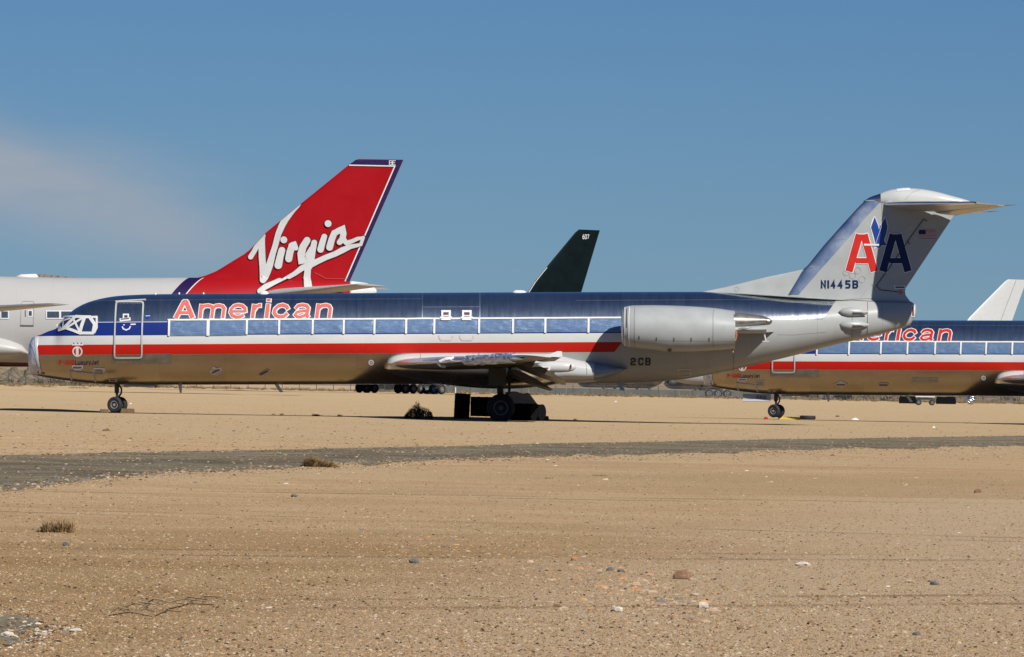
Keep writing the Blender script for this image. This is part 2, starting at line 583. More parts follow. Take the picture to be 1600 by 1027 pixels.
def stroke(mb, surf, pts, width, proud, ext=0.0, grow=0.0, step=0.12, rnd=False, closed=False, sgn=-1):
    """thick poly-line laid on a surface. pts in (u, v[, width])"""
    P = [tuple(p) if len(p) == 3 else (p[0], p[1], width) for p in pts]
    if ext and not closed:
        def pull(a, b):
            L = math.dist(a[:2], b[:2]) or 1
            return (a[0] + (a[0] - b[0]) / L * ext, a[1] + (a[1] - b[1]) / L * ext, a[2])
        P = [pull(P[0], P[1])] + P[1:-1] + [pull(P[-1], P[-2])]
    if closed: P = P + [P[0]]
    n0 = len(P)
    # corner normals with mitre
    nor = []
    for i in range(n0):
        if closed:
            a = P[(i - 1) % (n0 - 1)] if i > 0 else P[-2]; c = P[i + 1] if i < n0 - 1 else P[1]
            b = P[i]
        else:
            a = P[max(i - 1, 0)]; c = P[min(i + 1, n0 - 1)]; b = P[i]
        d1 = Vector((b[0] - a[0], b[1] - a[1])); d2 = Vector((c[0] - b[0], c[1] - b[1]))
        if d1.length < 1e-9: d1 = d2
        if d2.length < 1e-9: d2 = d1
        n1 = Vector((-d1.y, d1.x)).normalized(); n2 = Vector((-d2.y, d2.x)).normalized()
        q = (n1 + n2)
        if q.length < 0.3: q = n1
        q.normalize()
        q = q / max(q.dot(n1), 0.45)
        nor.append(q)
    Q = []
    for i in range(n0 - 1):
        L = math.dist(P[i][:2], P[i + 1][:2]); k = max(1, int(math.ceil(L / step)))
        for j in range(k + (1 if i == n0 - 2 else 0)):
            t = j / k
            Q.append([P[i][q] + (P[i + 1][q] - P[i][q]) * t for q in range(3)] + [nor[i].x + (nor[i + 1].x - nor[i].x) * t, nor[i].y + (nor[i + 1].y - nor[i].y) * t])
    vs = []
    fs = []
    ncr = 3
    for (u, v, w_, nx, ny) in Q:
        hw = w_ / 2 + grow
        for k in range(ncr):
            f = (k / (ncr - 1) * 2 - 1) * hw
            vs.append(surf.side(u + nx * f, v + ny * f, proud, sgn))
    for i in range(len(Q) - 1):
        for k in range(ncr - 1):
            a = i * ncr + k
            fs.append((a, a + 1, a + 1 + ncr, a + ncr))
    mb.add(vs, fs)
    if rnd:
        for e in (0, -1):
            q = Q[e]; disc(mb, surf, (q[0], q[1]), q[2] / 2 + grow, proud + (0.0012 if e else 0.0006), sgn)
    return mb


def disc(mb, surf, c, r, proud, sgn=-1, r0=0.0, n=16):
    if r0 <= 0:
        vs = [surf.side(c[0], c[1], proud, sgn)] + [surf.side(c[0] + r * math.cos(2 * math.pi * k / n), c[1] + r * math.sin(2 * math.pi * k / n), proud, sgn) for k in range(n)]
        mb.add(vs, [(0, 1 + k, 1 + (k + 1) % n) for k in range(n)])
    else:
        vs = []
        for k in range(n):
            a = 2 * math.pi * k / n
            vs += [surf.side(c[0] + q * math.cos(a), c[1] + q * math.sin(a), proud, sgn) for q in (r0, r)]
        mb.add(vs, [(2 * k, 2 * k + 1, (2 * k + 3) % (2 * n), (2 * k + 2) % (2 * n)) for k in range(n)])


def patch(mb, surf, q, proud, nx=6, ny=4, wob=0.0, seed=0, sgn=-1):
    """quad q = 4 (u,v) corners: bl, br, tr, tl laid on the surface"""
    vs = []
    for j in range(ny + 1):
        for i in range(nx + 1):
            s, t = i / nx, j / ny
            u = (q[0][0] * (1 - s) + q[1][0] * s) * (1 - t) + (q[3][0] * (1 - s) + q[2][0] * s) * t
            v = (q[0][1] * (1 - s) + q[1][1] * s) * (1 - t) + (q[3][1] * (1 - s) + q[2][1] * s) * t
            pr = proud
            if wob and 0 < i < nx and 0 < j < ny:
                pr += wob * (0.5 + mnoise.noise(Vector((u * 4 + v * 3 + seed, v * 9 - u * 1.2, seed * 3.7))))
            vs.append(surf.side(u, v, pr, sgn))
    n = nx + 1
    mb.add(vs, [(j * n + i, j * n + i + 1, (j + 1) * n + i + 1, (j + 1) * n + i) for j in range(ny) for i in range(nx)])
    return mb


def poly(mb, surf, pts, proud, sgn=-1):
    vs = [surf.side(u, v, proud, sgn) for u, v in pts]
    mb.add(vs, [tuple(range(len(vs)))])


GLY = {
    'N': [[(0, 0), (0, 1), (1, 0), (1, 1)]], '1': [[(.5, 0), (.5, 1)]],
    'i1': [[(.5, 0), (.5, 1), (.15, .8)]],
    '4': [[(.78, 0), (.78, 1), (0, .3), (1, .3)]],
    '5': [[(1, 1), (0, 1), (0, .56), (.75, .56), (1, .42), (1, .15), (.8, 0), (0, 0)]],
    'B': [[(0, 0), (0, 1), (.8, 1), (1, .86), (1, .66), (.8, .52), (0, .52)], [(.8, .52), (1, .38), (1, .14), (.8, 0), (0, 0)]],
    '2': [[(0, .78), (.2, 1), (.8, 1), (1, .82), (1, .62), (.8, .5), (.2, .45), (0, .3), (0, 0), (1, 0)]],
    'C': [[(1, .78), (.8, 1), (.2, 1), (0, .8), (0, .2), (.2, 0), (.8, 0), (1, .22)]],
    'A': [[(0, 0), (.42, 1), (.58, 1), (1, 0)], [(.18, .33), (.82, .33)]],
    'S': [[(1, .82), (.8, 1), (.2, 1), (0, .82), (0, .66), (.2, .52), (.8, .48), (1, .34), (1, .18), (.8, 0), (.2, 0), (0, .18)]],
    '0': [[(0, .2), (.2, 0), (.8, 0), (1, .2), (1, .8), (.8, 1), (.2, 1), (0, .8), (0, .2)]],
    '6': [[(.9, 1), (.3, .9), (0, .5), (0, .2), (.2, 0), (.8, 0), (1, .2), (1, .4), (.8, .55), (.1, .5)]],
    '7': [[(0, 1), (1, 1), (.35, 0)]], 'E': [[(1, 1), (0, 1), (0, 0), (1, 0)], [(0, .5), (.8, .5)]],
    'F': [[(1, 1), (0, 1), (0, 0)], [(0, .5), (.8, .5)]], '-': [[(0, .5), (1, .5)]],
    'L': [[(0, 1), (0, 0), (.9, 0)]], 'u': [[(0, .72), (0, .15), (.2, 0), (.8, 0), (1, .15)], [(1, .72), (1, 0)]],
    'x': [[(0, 0), (1, .72)], [(0, .72), (1, 0)]], 'r': [[(.1, 0), (.1, .72)], [(.1, .5), (.4, .7), (.9, .7)]],
    'y': [[(0, .72), (.5, .05)], [(1, .72), (.5, 0), (.2, -.25)]], 'J': [[(.8, 1), (.8, .15), (.6, 0), (.2, 0), (0, .15)]],
    'e': [[(0, .38), (1, .38), (1, .6), (.8, .72), (.2, .72), (0, .55), (0, .15), (.2, 0), (.9, 0)]],
    't': [[(.5, 1), (.5, .1), (.7, 0), (1, 0)], [(0, .72), (1, .72)]],
    'T': [[(0, 1), (1, 1)], [(.5, 1), (.5, 0)]], 'X': [[(0, 0), (1, 1)], [(0, 1), (1, 0)]], 'I': [[(.5, 0), (.5, 1)]],
}


def text(mb, surf, s, u, v, h, wch, gap, sw, proud, slant=0.0, sgn=-1, tilt=0.0):
    """block stroke lettering, returns end u"""
    k = 0
    for ch in s:
        if ch == ' ':
            u += wch + gap; continue
        ww = wch * (0.35 if ch in '1I' else 0.6 if ch in '-rt' else 1.0)
        for st in GLY[ch]:
            pts = [(u + sw / 2 + p[0] * (ww - sw) + slant * p[1] * h, v + tilt * u + sw / 2 + p[1] * (h - sw)) for p in st]
            stroke(mb, surf, pts, sw, proud + 0.001 * (k % 2), ext=sw / 2 * 0.9, step=0.15, sgn=sgn)
            k += 1
        u += ww + gap
    return u


# ------------------------------------------------------------------ setting: ground
def gh(x, y):
    """gentle relief of the dirt around and behind the parked aircraft (m)"""
    h = 0.0
    if y > 230:
        k = min((y - 230) / 30, 1)
        h += k * 0.030 * mnoise.noise(Vector((x / 11.0, y / 14.0, 3.1)))
    # low swell just behind the front airliner
    s = max(0.0, min(1.0, (-13.8 - x) / 3.0)) * 0.9 + 0.35 * math.exp(-((x + 1.5) / 3.0) ** 2)
    e = max(0.0, min(1.0, (y - 280.4) / 6.0)) * max(0.0, min(1.0, (300 - y) / 12))
    return h + s * 0.12 * e


ROAD = {}


def setting():
    xs = np.concatenate([-np.geomspace(9000, 62, 26), np.linspace(-60, 90, 101), np.geomspace(93, 9000, 26)])
    ys = np.concatenate([np.linspace(-60, 230, 20), np.linspace(232, 330, 110), np.linspace(333, 700, 90), np.geomspace(710, 26000, 40)])
    vs = [(x, y, gh(x, y)) for y in ys for x in xs]
    n = len(xs)
    fs = [(j * n + i, j * n + i + 1, (j + 1) * n + i + 1, (j + 1) * n + i) for j in range(len(ys) - 1) for i in range(n - 1)]
    mt, t, b = mat('desert_dirt')
    v = t.coord()
    x, y, z = t.xyz(v)
    big = t.noise(v, 0.035, 5, 0.6)
    mid = t.noise(v, 0.35, 6, 0.65, 0.3)
    # tyre-swept streaks running roughly across the view
    lane = t.noise(t.coord((0.06, 0.9, 1), rot=(0, 0, R(-4))), 1.0, 5, 0.62, 0.5)
    fine = t.noise(v, 16, 6, 0.75)
    grit = t.noise(v, 55, 3, 0.8)
    c = t.mix(t.smooth(mid, 0.33, 0.68), (0.475, 0.335, 0.195), (0.39, 0.263, 0.142))
    c = t.mix(t.mul(t.smooth(big, 0.45, 0.65), 0.6), c, (0.445, 0.335, 0.20))
    near = t.smooth(y, 120, 60)
    c = t.mix(t.mul(near, t.mul(t.smooth(lane, 0.5, 0.68), 0.5)), c, (0.30, 0.185, 0.085))
    c = t.mix(t.mul(t.smooth(y, 120, 210), 0.55), c, (0.385, 0.288, 0.168))
    c = t.mix(t.mul(t.smooth(lane, 0.62, 0.70), 0.22), c, (0.30, 0.21, 0.12))
    # browner disturbed soil low on the left, paler swept soil on the right
    side = t.m('ADD', t.m('ADD', x, t.mul(big, 6.0)), t.m('MULTIPLY', t.m('SUBTRACT', y, 45.0), -0.10))
    c = t.mix(t.mul(t.mul(t.smooth(side, 5.5, 0.5), t.smooth(y, 75, 52)), t.lin(mid, .35, .65, .45, 1.0)), c, (0.29, 0.18, 0.082))
    c = t.mix(t.mul(t.mul(t.smooth(side, 1.0, 4.5), t.smooth(y, 115, 85)), 0.75), c, (0.485, 0.365, 0.245))
    c = t.mix(t.mul(t.mul(t.band(y, 94, 132), t.smooth(x, -3, 3)), t.mul(t.smooth(big, .35, .6), .55)), c, (0.32, 0.215, 0.11))
    # faint tyre tracks that sweep across the open dirt
    tr = None
    for (k0, k1, k2, y0) in ((0.55, 0.020, 0.0, 58.0), (-0.38, 0.012, 9.0, 66.0), (0.95, 0.004, 4.0, 49.0), (0.25, -0.010, 0.0, 88.0)):
        xx = t.m('SUBTRACT', x, k2)
        cy_ = t.m('ADD', t.m('ADD', t.mul(xx, k0), t.mul(t.mul(xx, xx), k1)), y0)
        dd = t.m('ABSOLUTE', t.m('SUBTRACT', t.m('ABSOLUTE', t.m('SUBTRACT', y, cy_)), 0.95))
        one = t.smooth(dd, 0.10, 0.42, 1.0, 0.0)
        tr = one if tr is None else t.mx(tr, one)
    brk = t.smooth(t.noise(v, 0.28, 4, 0.6), 0.44, 0.60)
    c = t.mix(t.mul(t.mul(tr, brk), 0.75), c, (0.20, 0.135, 0.075))
    c = t.mix(t.mul(t.smooth(fine, 0.50, 0.72), 0.45), c, (0.26, 0.17, 0.10))
    c = t.mix(t.mul(t.smooth(grit, 0.60, 0.72), 0.6), c, (0.62, 0.50, 0.35))
    c = t.mix(t.mul(t.smooth(grit, 0.40, 0.28), 0.65), c, (0.15, 0.11, 0.075))
    t.link(c, b.inputs['Base Color'])
    b.inputs['Roughness'].default_value = 0.95
    b.inputs['Diffuse Roughness'].default_value = 1.0
    b.inputs['Specular IOR Level'].default_value = 0.15
    hgt = t.m('ADD', t.mul(fine, 0.6), t.m('ADD', t.mul(grit, 0.3), t.mul(mid, 1.4)))
    t.link(t.bump(hgt, 1.0, 0.05), b.inputs['Normal'])
    g = MB().add(vs, fs).build('ground', mt, smooth=True)
    tag(g, kind='structure')

    # gravel road: strip bounded by two photographed edges
    far = [(-260, 719), (0, 712), (120, 709.5), (250, 706), (400, 703.5), (600, 699.5), (800, 694.5), (1000, 690.5), (1200, 687), (1400, 684), (1600, 681), (1900, 678)]
    nearl = [(-260, 800), (-60, 776), (60, 760), (150, 748), (260, 740), (400, 733), (600, 724), (800, 715.5), (1000, 710), (1200, 704.5), (1400, 700.5), (1600, 696.5), (1900, 692)]
    ff = lerpf([p[0] for p in far], [p[1] for p in far]); fn = lerpf([p[0] for p in nearl], [p[1] for p in nearl])
    vs = []; N = 420; K = 5
    for i in range(N + 1):
        px = -260 + 2160 * i / N
        a = G(px, ff(px)); c_ = G(px, fn(px))
        ja = 1.8 * mnoise.noise(Vector((a.x * 0.5, 0, 0))) + 1.0 * mnoise.noise(Vector((a.x * 2.2, 0, 4)))
        jc = 6.5 * mnoise.noise(Vector((c_.x * 0.6, 9, 0))) + 4.0 * mnoise.noise(Vector((c_.x * 2.6, 7, 4)))
        for k in range(K + 1):
            f = k / K
            p = a.lerp(c_, f)
            vs.append((p.x, p.y + ja * (1 - f) - jc * f, 0.006 if 0 < k < K else 0.002))
    fs = [(i * (K + 1) + k, i * (K + 1) + k + 1, (i + 1) * (K + 1) + k + 1, (i + 1) * (K + 1) + k) for i in range(N) for k in range(K)]
    mt, t, b = mat('grey_gravel')
    v = t.coord()
    a1 = t.noise(v, 0.5, 5, 0.65); a2 = t.noise(v, 22, 4, 0.8); a3 = t.noise(t.coord((0.5, 0.16, 1), rot=(0, 0, R(-24))), 1.0, 6, 0.7)
    c = t.mix(t.smooth(a1, 0.35, 0.65), (0.175, 0.148, 0.098), (0.27, 0.23, 0.158))
    c = t.mix(t.mul(t.smooth(a3, 0.45, 0.62), 0.55), c, (0.11, 0.088, 0.056))
    c = t.mix(t.mul(t.smooth(a2, 0.58, 0.72), 0.6), c, (0.40, 0.36, 0.30))
    c = t.mix(t.mul(t.smooth(a2, 0.42, 0.3), 0.7), c, (0.05, 0.045, 0.04))
    t.link(c, b.inputs['Base Color'])
    b.inputs['Roughness'].default_value = 0.95
    b.inputs['Diffuse Roughness'].default_value = 1.0
    b.inputs['Specular IOR Level'].default_value = 0.15
    t.link(t.bump(t.m('ADD', a2, t.mul(a1, 1.5)), 1.0, 0.06), b.inputs['Normal'])
    acr = t.n('ShaderNodeAttribute', attribute_name='across')
    c = t.mix(t.mul(t.mul(t.smooth(acr.outputs['Fac'], .30, .62), t.lin(x, 2, -7, .25, .8)), t.smooth(a3, .30, .6)), c, (0.105, 0.083, 0.052))
    c = t.mix(t.mul(t.smooth(t.noise(t.coord((0.35, .2, 1)), 1.0, 6, .7), .52, .68), .65), c, (0.33, 0.25, 0.155))
    t.link(c, b.inputs['Base Color'])
    rd = MB().add(vs, fs).build('gravel_road', mt)
    at = rd.data.attributes.new('across', 'FLOAT', 'POINT')
    at.data.foreach_set('value', [k / K for i in range(N + 1) for k in range(K + 1)])
    tag(rd, kind='structure')
    ROAD.update(ff=ff, fn=fn)
    # darker gravel patch at the near left corner
    mb = MB()
    ring = []
    for k in range(40):
        a = 2 * math.pi * k / 40
        r = 1 + 0.35 * mnoise.noise(Vector((math.cos(a) * 1.5, math.sin(a) * 1.5, 2))) + 0.4 * mnoise.noise(Vector((math.cos(a) * 5, math.sin(a) * 5, 2)))
        ring.append(G(-30 + 78 * r * math.cos(a), 985 - 32 * r * math.sin(a)) + Vector((0, 0, 0.004)))
    mb.add(ring, [tuple(range(40))])
    tag(mb.build('gravel_patch', mt), kind='structure')

    # distant hill whose crest shows over the white jumbo
    mt2, t, b = mat('far_hill_rock')
    n1 = t.noise(t.coord(), 0.02, 6, 0.65)
    t.link(t.mix(n1, (0.16, 0.125, 0.105), (0.30, 0.24, 0.20)), b.inputs['Base Color'])
    b.inputs['Roughness'].default_value = 1
    Y = 9000.0
    crest = [(-500, 590), (-300, 540), (-150, 470), (-60, 450), (20, 440), (44, 433), (52, 431.5), (66, 428.2), (80, 430), (95, 431.5), (112, 433.5), (150, 436), (220, 452), (330, 500), (470, 560), (560, 590), (640, 605)]
    cf = pchip([p[0] for p in crest], [p[1] for p in crest])
    mb = MB(); N = 300; vs = []
    for i in range(N + 1):
        px = -500 + 1140 * i / N
        zt = max(W(px, cf(px) + 0.9 * mnoise.noise(Vector((px / 6, 0, 0))) + 0.5 * mnoise.noise(Vector((px / 2, 0, 0))), Y).z, 2)
        X = W(px, 500, Y).x
        for k, (fz, dyy) in enumerate([(-0.02, -900), (0.35, -520), (0.75, -180), (1.0, 0), (0.6, 500), (-0.02, 1300)]):
            vs.append((X, Y + dyy + 60 * mnoise.noise(Vector((px / 9, k, 0))), zt * fz))
    fs = [(i * 6 + k, (i + 1) * 6 + k, (i + 1) * 6 + k + 1, i * 6 + k + 1) for i in range(N) for k in range(5)]
    tag(mb.add(vs, fs).build('hills', mt2), kind='structure')

    # low tan rise all along behind the fence
    mt3, t, b = mat('tan_rise')
    n1 = t.noise(t.coord(), 0.03, 6, 0.7)
    t.link(t.mix(t.smooth(n1, .35, .65), (0.40, 0.29, 0.175), (0.24, 0.185, 0.12)), b.inputs['Base Color'])
    b.inputs['Roughness'].default_value = 1
    mb = MB(); vs = []; N = 260; Y = 3200.0
    for i in range(N + 1):
        X = -700 + 1400 * i / N
        hgt_ = 5.2 + 1.6 * mnoise.noise(Vector((X / 60, 0, 8))) + .7 * mnoise.noise(Vector((X / 16, 0, 2)))
        for k, (fz, dyy) in enumerate([(-.1, -700), (.5, -300), (1, 0), (.9, 500), (-.1, 1200)]):
            vs.append((X, Y + dyy, hgt_ * fz))
    tag(mb.add(vs, [(i * 5 + k, (i + 1) * 5 + k, (i + 1) * 5 + k + 1, i * 5 + k + 1) for i in range(N) for k in range(4)]).build('terrain', mt3, smooth=True), kind='structure')


setting()


# ------------------------------------------------------------------ regional jet
class Frame:
    def __init__(s, M): s.M = M; s.I = M.inverted()

    def at(s, px, py, y):
        """pixel -> local point on the local plane y"""
        o = s.I @ CAM
        d = (s.I.to_3x3() @ ray(px, py))
        t = (y - o.y) / d.y
        return o + d * t

    def uv(s, px, py, surf=None, y=-1.5):
        for _ in range(6 if surf else 1):
            p = s.at(px, py, y)
            if surf: y = surf.side(min(max(p.x, getattr(surf, 'u0', -99)), getattr(surf, 'u1', 99)), p.z).y
        return (p.x, p.z)


def frame_from(o, q, yaw=0.0):
    d = (q - o).normalized()
    pitch = math.asin(d.z)
    M = Matrix.Translation(o) @ Matrix.Rotation(yaw, 4, 'Z') @ Matrix.Rotation(-pitch, 4, 'Y')
    return Frame(M)


D1 = F / 43.6
J1 = frame_from(W(46, 602.6, D1), W(1430, 602.6 - 0.005 * 1384, D1))
C = lambda px, py, y=0.0: J1.at(px, py, y)


def prof(lst, y=0.0):
    q = [C(a, b, y) for a, b in lst]
    return pchip([p.x for p in q], [p.z for p in q])


TOP = [(45.5, 548), (46.5, 538), (50, 530), (56, 526), (62, 523.8), (76.5, 517.5), (88, 513.5), (94, 506.5), (100, 498), (106, 491.5), (113, 485.5), (128, 476.5), (142, 471), (160, 466.3), (180, 463), (200, 461.4), (240, 460), (300, 459.4), (500, 458.4), (700, 457.4), (900, 456.6), (1100, 456.2), (1180, 460.5), (1240, 465), (1310, 468), (1365, 468.5), (1415, 470), (1428, 472), (1431, 476)]
BOT = [(45.5, 572), (46.5, 582), (54.6, 586), (81, 591.5), (113, 596), (148, 599.6), (177, 601), (220, 601.6), (400, 601.2), (600, 600.6), (690, 600.3), (960, 598.6), (1000, 597.8), (1060, 593.5), (1124, 582.5), (1188.6, 568), (1246, 554.5), (1295.7, 541.4), (1332, 533), (1360, 526.8), (1398, 516.4), (1417, 510.6), (1427, 503), (1431, 493)]
zt1, zb1 = prof(TOP), prof(BOT)
U0, U1 = C(45.5, 560).x, C(1431, 485).x
ux = lambda px: C(px, 530).x
us_ = lambda px: C(px, 530, -1.62).x
w1 = pchip([U0, U0 + .12, U0 + .35, .8, 1.3, 1.9, 2.6, 3.4, 4.4, 5.2, ux(1030), ux(1100), ux(1180), ux(1260), ux(1330), ux(1380), ux(1415), U1],
           [.38, .56, .72, .92, 1.12, 1.28, 1.42, 1.54, 1.62, 1.65, 1.65, 1.58, 1.38, 1.08, .78, .55, .36, .16])
FUS = Body(zt1, zb1, w1, U0, U1)
XP = {k: us_(v) for k, v in dict(x1100=1100, x660=660, x750=750, x900=900, x960=960, x855=855, x1290=1290, x1288=1286).items()}
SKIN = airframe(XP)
S = lambda px, py: J1.uv(px, py, FUS)
PX = 1 / 43.6
mt, t, b = mat('polished_metal')
nn_ = t.noise(t.coord((1, 1, 1)), 1.5, 5, 0.6)
t.link(t.mix(nn_, (0.76, 0.79, 0.80), (0.90, 0.92, 0.93)), b.inputs['Base Color'])
b.inputs['Metallic'].default_value = 1
t.link(t.lin(nn_, 0.3, 0.7, 0.26, 0.40), b.inputs['Roughness'])
METAL = mt


def zz(x, y, sc, ox, oy): return (ox + x / sc, oy + y / sc)


AM = dict(sc=5.333, ox=240, oy=439.3)
AMERICAN = [
    ([(256, 176), (186, 309)], 36), ([(272, 176), (327, 309)], 36), ([(215, 266), (305, 266)], 22), ([(250, 168), (280, 168)], 12),
    ([(401, 199), (389, 309)], 28), ([(402, 232), (424, 211), (456, 207), (484, 214), (496, 232), (485, 309)], 25), ([(496, 232), (518, 211), (548, 207), (576, 214), (589, 232), (578, 309)], 25),
    ([(655, 256), (762, 256)], 19), ([(765, 262), (762, 230), (740, 210), (706, 203), (672, 212), (648, 236), (642, 262), (656, 288), (688, 302), (722, 300), (750, 286)], 25),
    ([(839, 199), (825, 309)], 28), ([(843, 240), (858, 216), (880, 206), (897, 206)], 25),
    ([(957, 196), (942, 309)], 32), ([(962, 154), (960, 172)], 32),
    ([(1122, 238), (1108, 214), (1076, 203), (1042, 211), (1014, 236), (1006, 266), (1022, 291), (1054, 301), (1090, 295), (1114, 272)], 27),
    ([(1187, 232), (1206, 210), (1242, 203), (1276, 210), (1290, 228), (1284, 262), (1278, 290), (1292, 305)], 25), ([(1283, 250), (1240, 252), (1196, 262), (1180, 283), (1196, 300), (1228, 301), (1262, 288), (1278, 268)], 22),
    ([(1376, 196), (1361, 309)], 29), ([(1378, 230), (1402, 210), (1436, 204), (1464, 212), (1475, 232), (1465, 309)], 26),
]
COV = [264, 325, 385.5, 436, 488.5, 537, 585, 634.5, 678.5, 748.5, 801.5, 852, 919.5, 974]


def wheel(parent, c, r, wd_, name='wheel', hubr=0.5, rot=0.0, seg=28, hub=None):
    Mr = Matrix.Rotation(rot, 3, 'Z').to_4x4()
    h = wd_ / 2
    prof_ = [(-h * .55, r * hubr), (-h, r * .72), (-h * .98, r * .84), (-h * .75, r * .95), (-h * .35, r), (h * .35, r), (h * .75, r * .95), (h * .98, r * .84), (h, r * .72), (h * .55, r * hubr)]
    ty = MB().lathe(prof_, seg, 'y', c, Mr)
    for tq in (-.2, .2):
        ty.lathe([(h * tq - .006, r * 1.003), (h * tq - .006, r * 1.006), (h * tq + .006, r * 1.006), (h * tq + .006, r * 1.003)], seg, 'y', c, Mr, cap=False)
    o = ty.build(name, RUBBER, parent, smooth=True, angle=40)
    hb = MB()
    hb.lathe([(-h * .62, r * .001), (-h * .66, r * .16), (-h * .3, r * .2), (-h * .3, r * hubr * .78), (-h * .7, r * hubr * .86), (-h * .66, r * hubr * 1.02), (h * .66, r * hubr * 1.02), (h * .5, r * .4), (h * .5, r * .001)], 24, 'y', c, Mr)
    for k in range(9):
        a = 2 * math.pi * k / 9
        p = Mr @ Vector((math.cos(a) * r * hubr * .5, -h * .36, math.sin(a) * r * hubr * .5)) + Vector(c)
        hb.box(p, (r * .09, h * .3, r * .09), Matrix.Rotation(rot, 4, 'Z'))
    hb.build('rim', hub or HUB, o, smooth=True, angle=35)
    return o


def covers(root, foilshift=0.0, seed=0, ragged=True):
    for i in range(13):
        a, c_ = COV[i], COV[i + 1]
        ua, ub = us_(a + 1.3), us_(c_ - 1.3)
        zb_ = 1.735 if (i < 2 and ragged) else 1.80
        zl = zb_ + 0.02 * mnoise.noise(Vector((i * 1.7, seed, 0)))
        zr = zb_ + 0.03 * mnoise.noise(Vector((i * 1.7, seed, 5)))
        mb = MB()
        patch(mb, FUS, [(ua, zl), (ub, zr), (ub, 2.275), (ua, 2.275 - 0.03 * (i == 0))], 0.012, 18, 10, 0.013, seed=i + seed * 20)
        mb.build('window_cover', FOIL, root, smooth=True)
    for i in range(14):
        u = us_(COV[i]) + 0.012 * mnoise.noise(Vector((i, seed, 9)))
        mb = MB()
        z0 = 1.74 if i < 2 else 1.78
        stroke(mb, FUS, [(u, z0), (u + 0.01, 2.30)], 0.11 if i == 1 and ragged else 0.075, 0.05, step=0.1)
        mb.build('tape_strip', WHITE, root)
    mb = MB()
    pts = []
    for k in range(60):
        u = us_(262) + (us_(972) - us_(262)) * k / 59
        pts.append((u, 2.302 + 0.010 * mnoise.noise(Vector((u * 1.3, seed, 0)))))
    stroke(mb, FUS, pts, 0.055, 0.044, step=0.3)
    mb.build('tape_strip', WHITE, root)


def lettering(root, red):
    for grow, pr, mt_, nm in ((0.036, 0.012, WHITE, 'lettering_outline'), (0.0, 0.030, red, 'lettering')):
        mb = MB()
        for k, (pts, wd_) in enumerate(AMERICAN):
            q = [S(*zz(x, y, **AM)) for x, y in pts]
            stroke(mb, FUS, q, wd_ / 5.333 * PX * .93, pr + 0.0012 * (k % 4), ext=grow * .8, grow=grow, step=0.07)
        mb.build(nm, mt_, root)


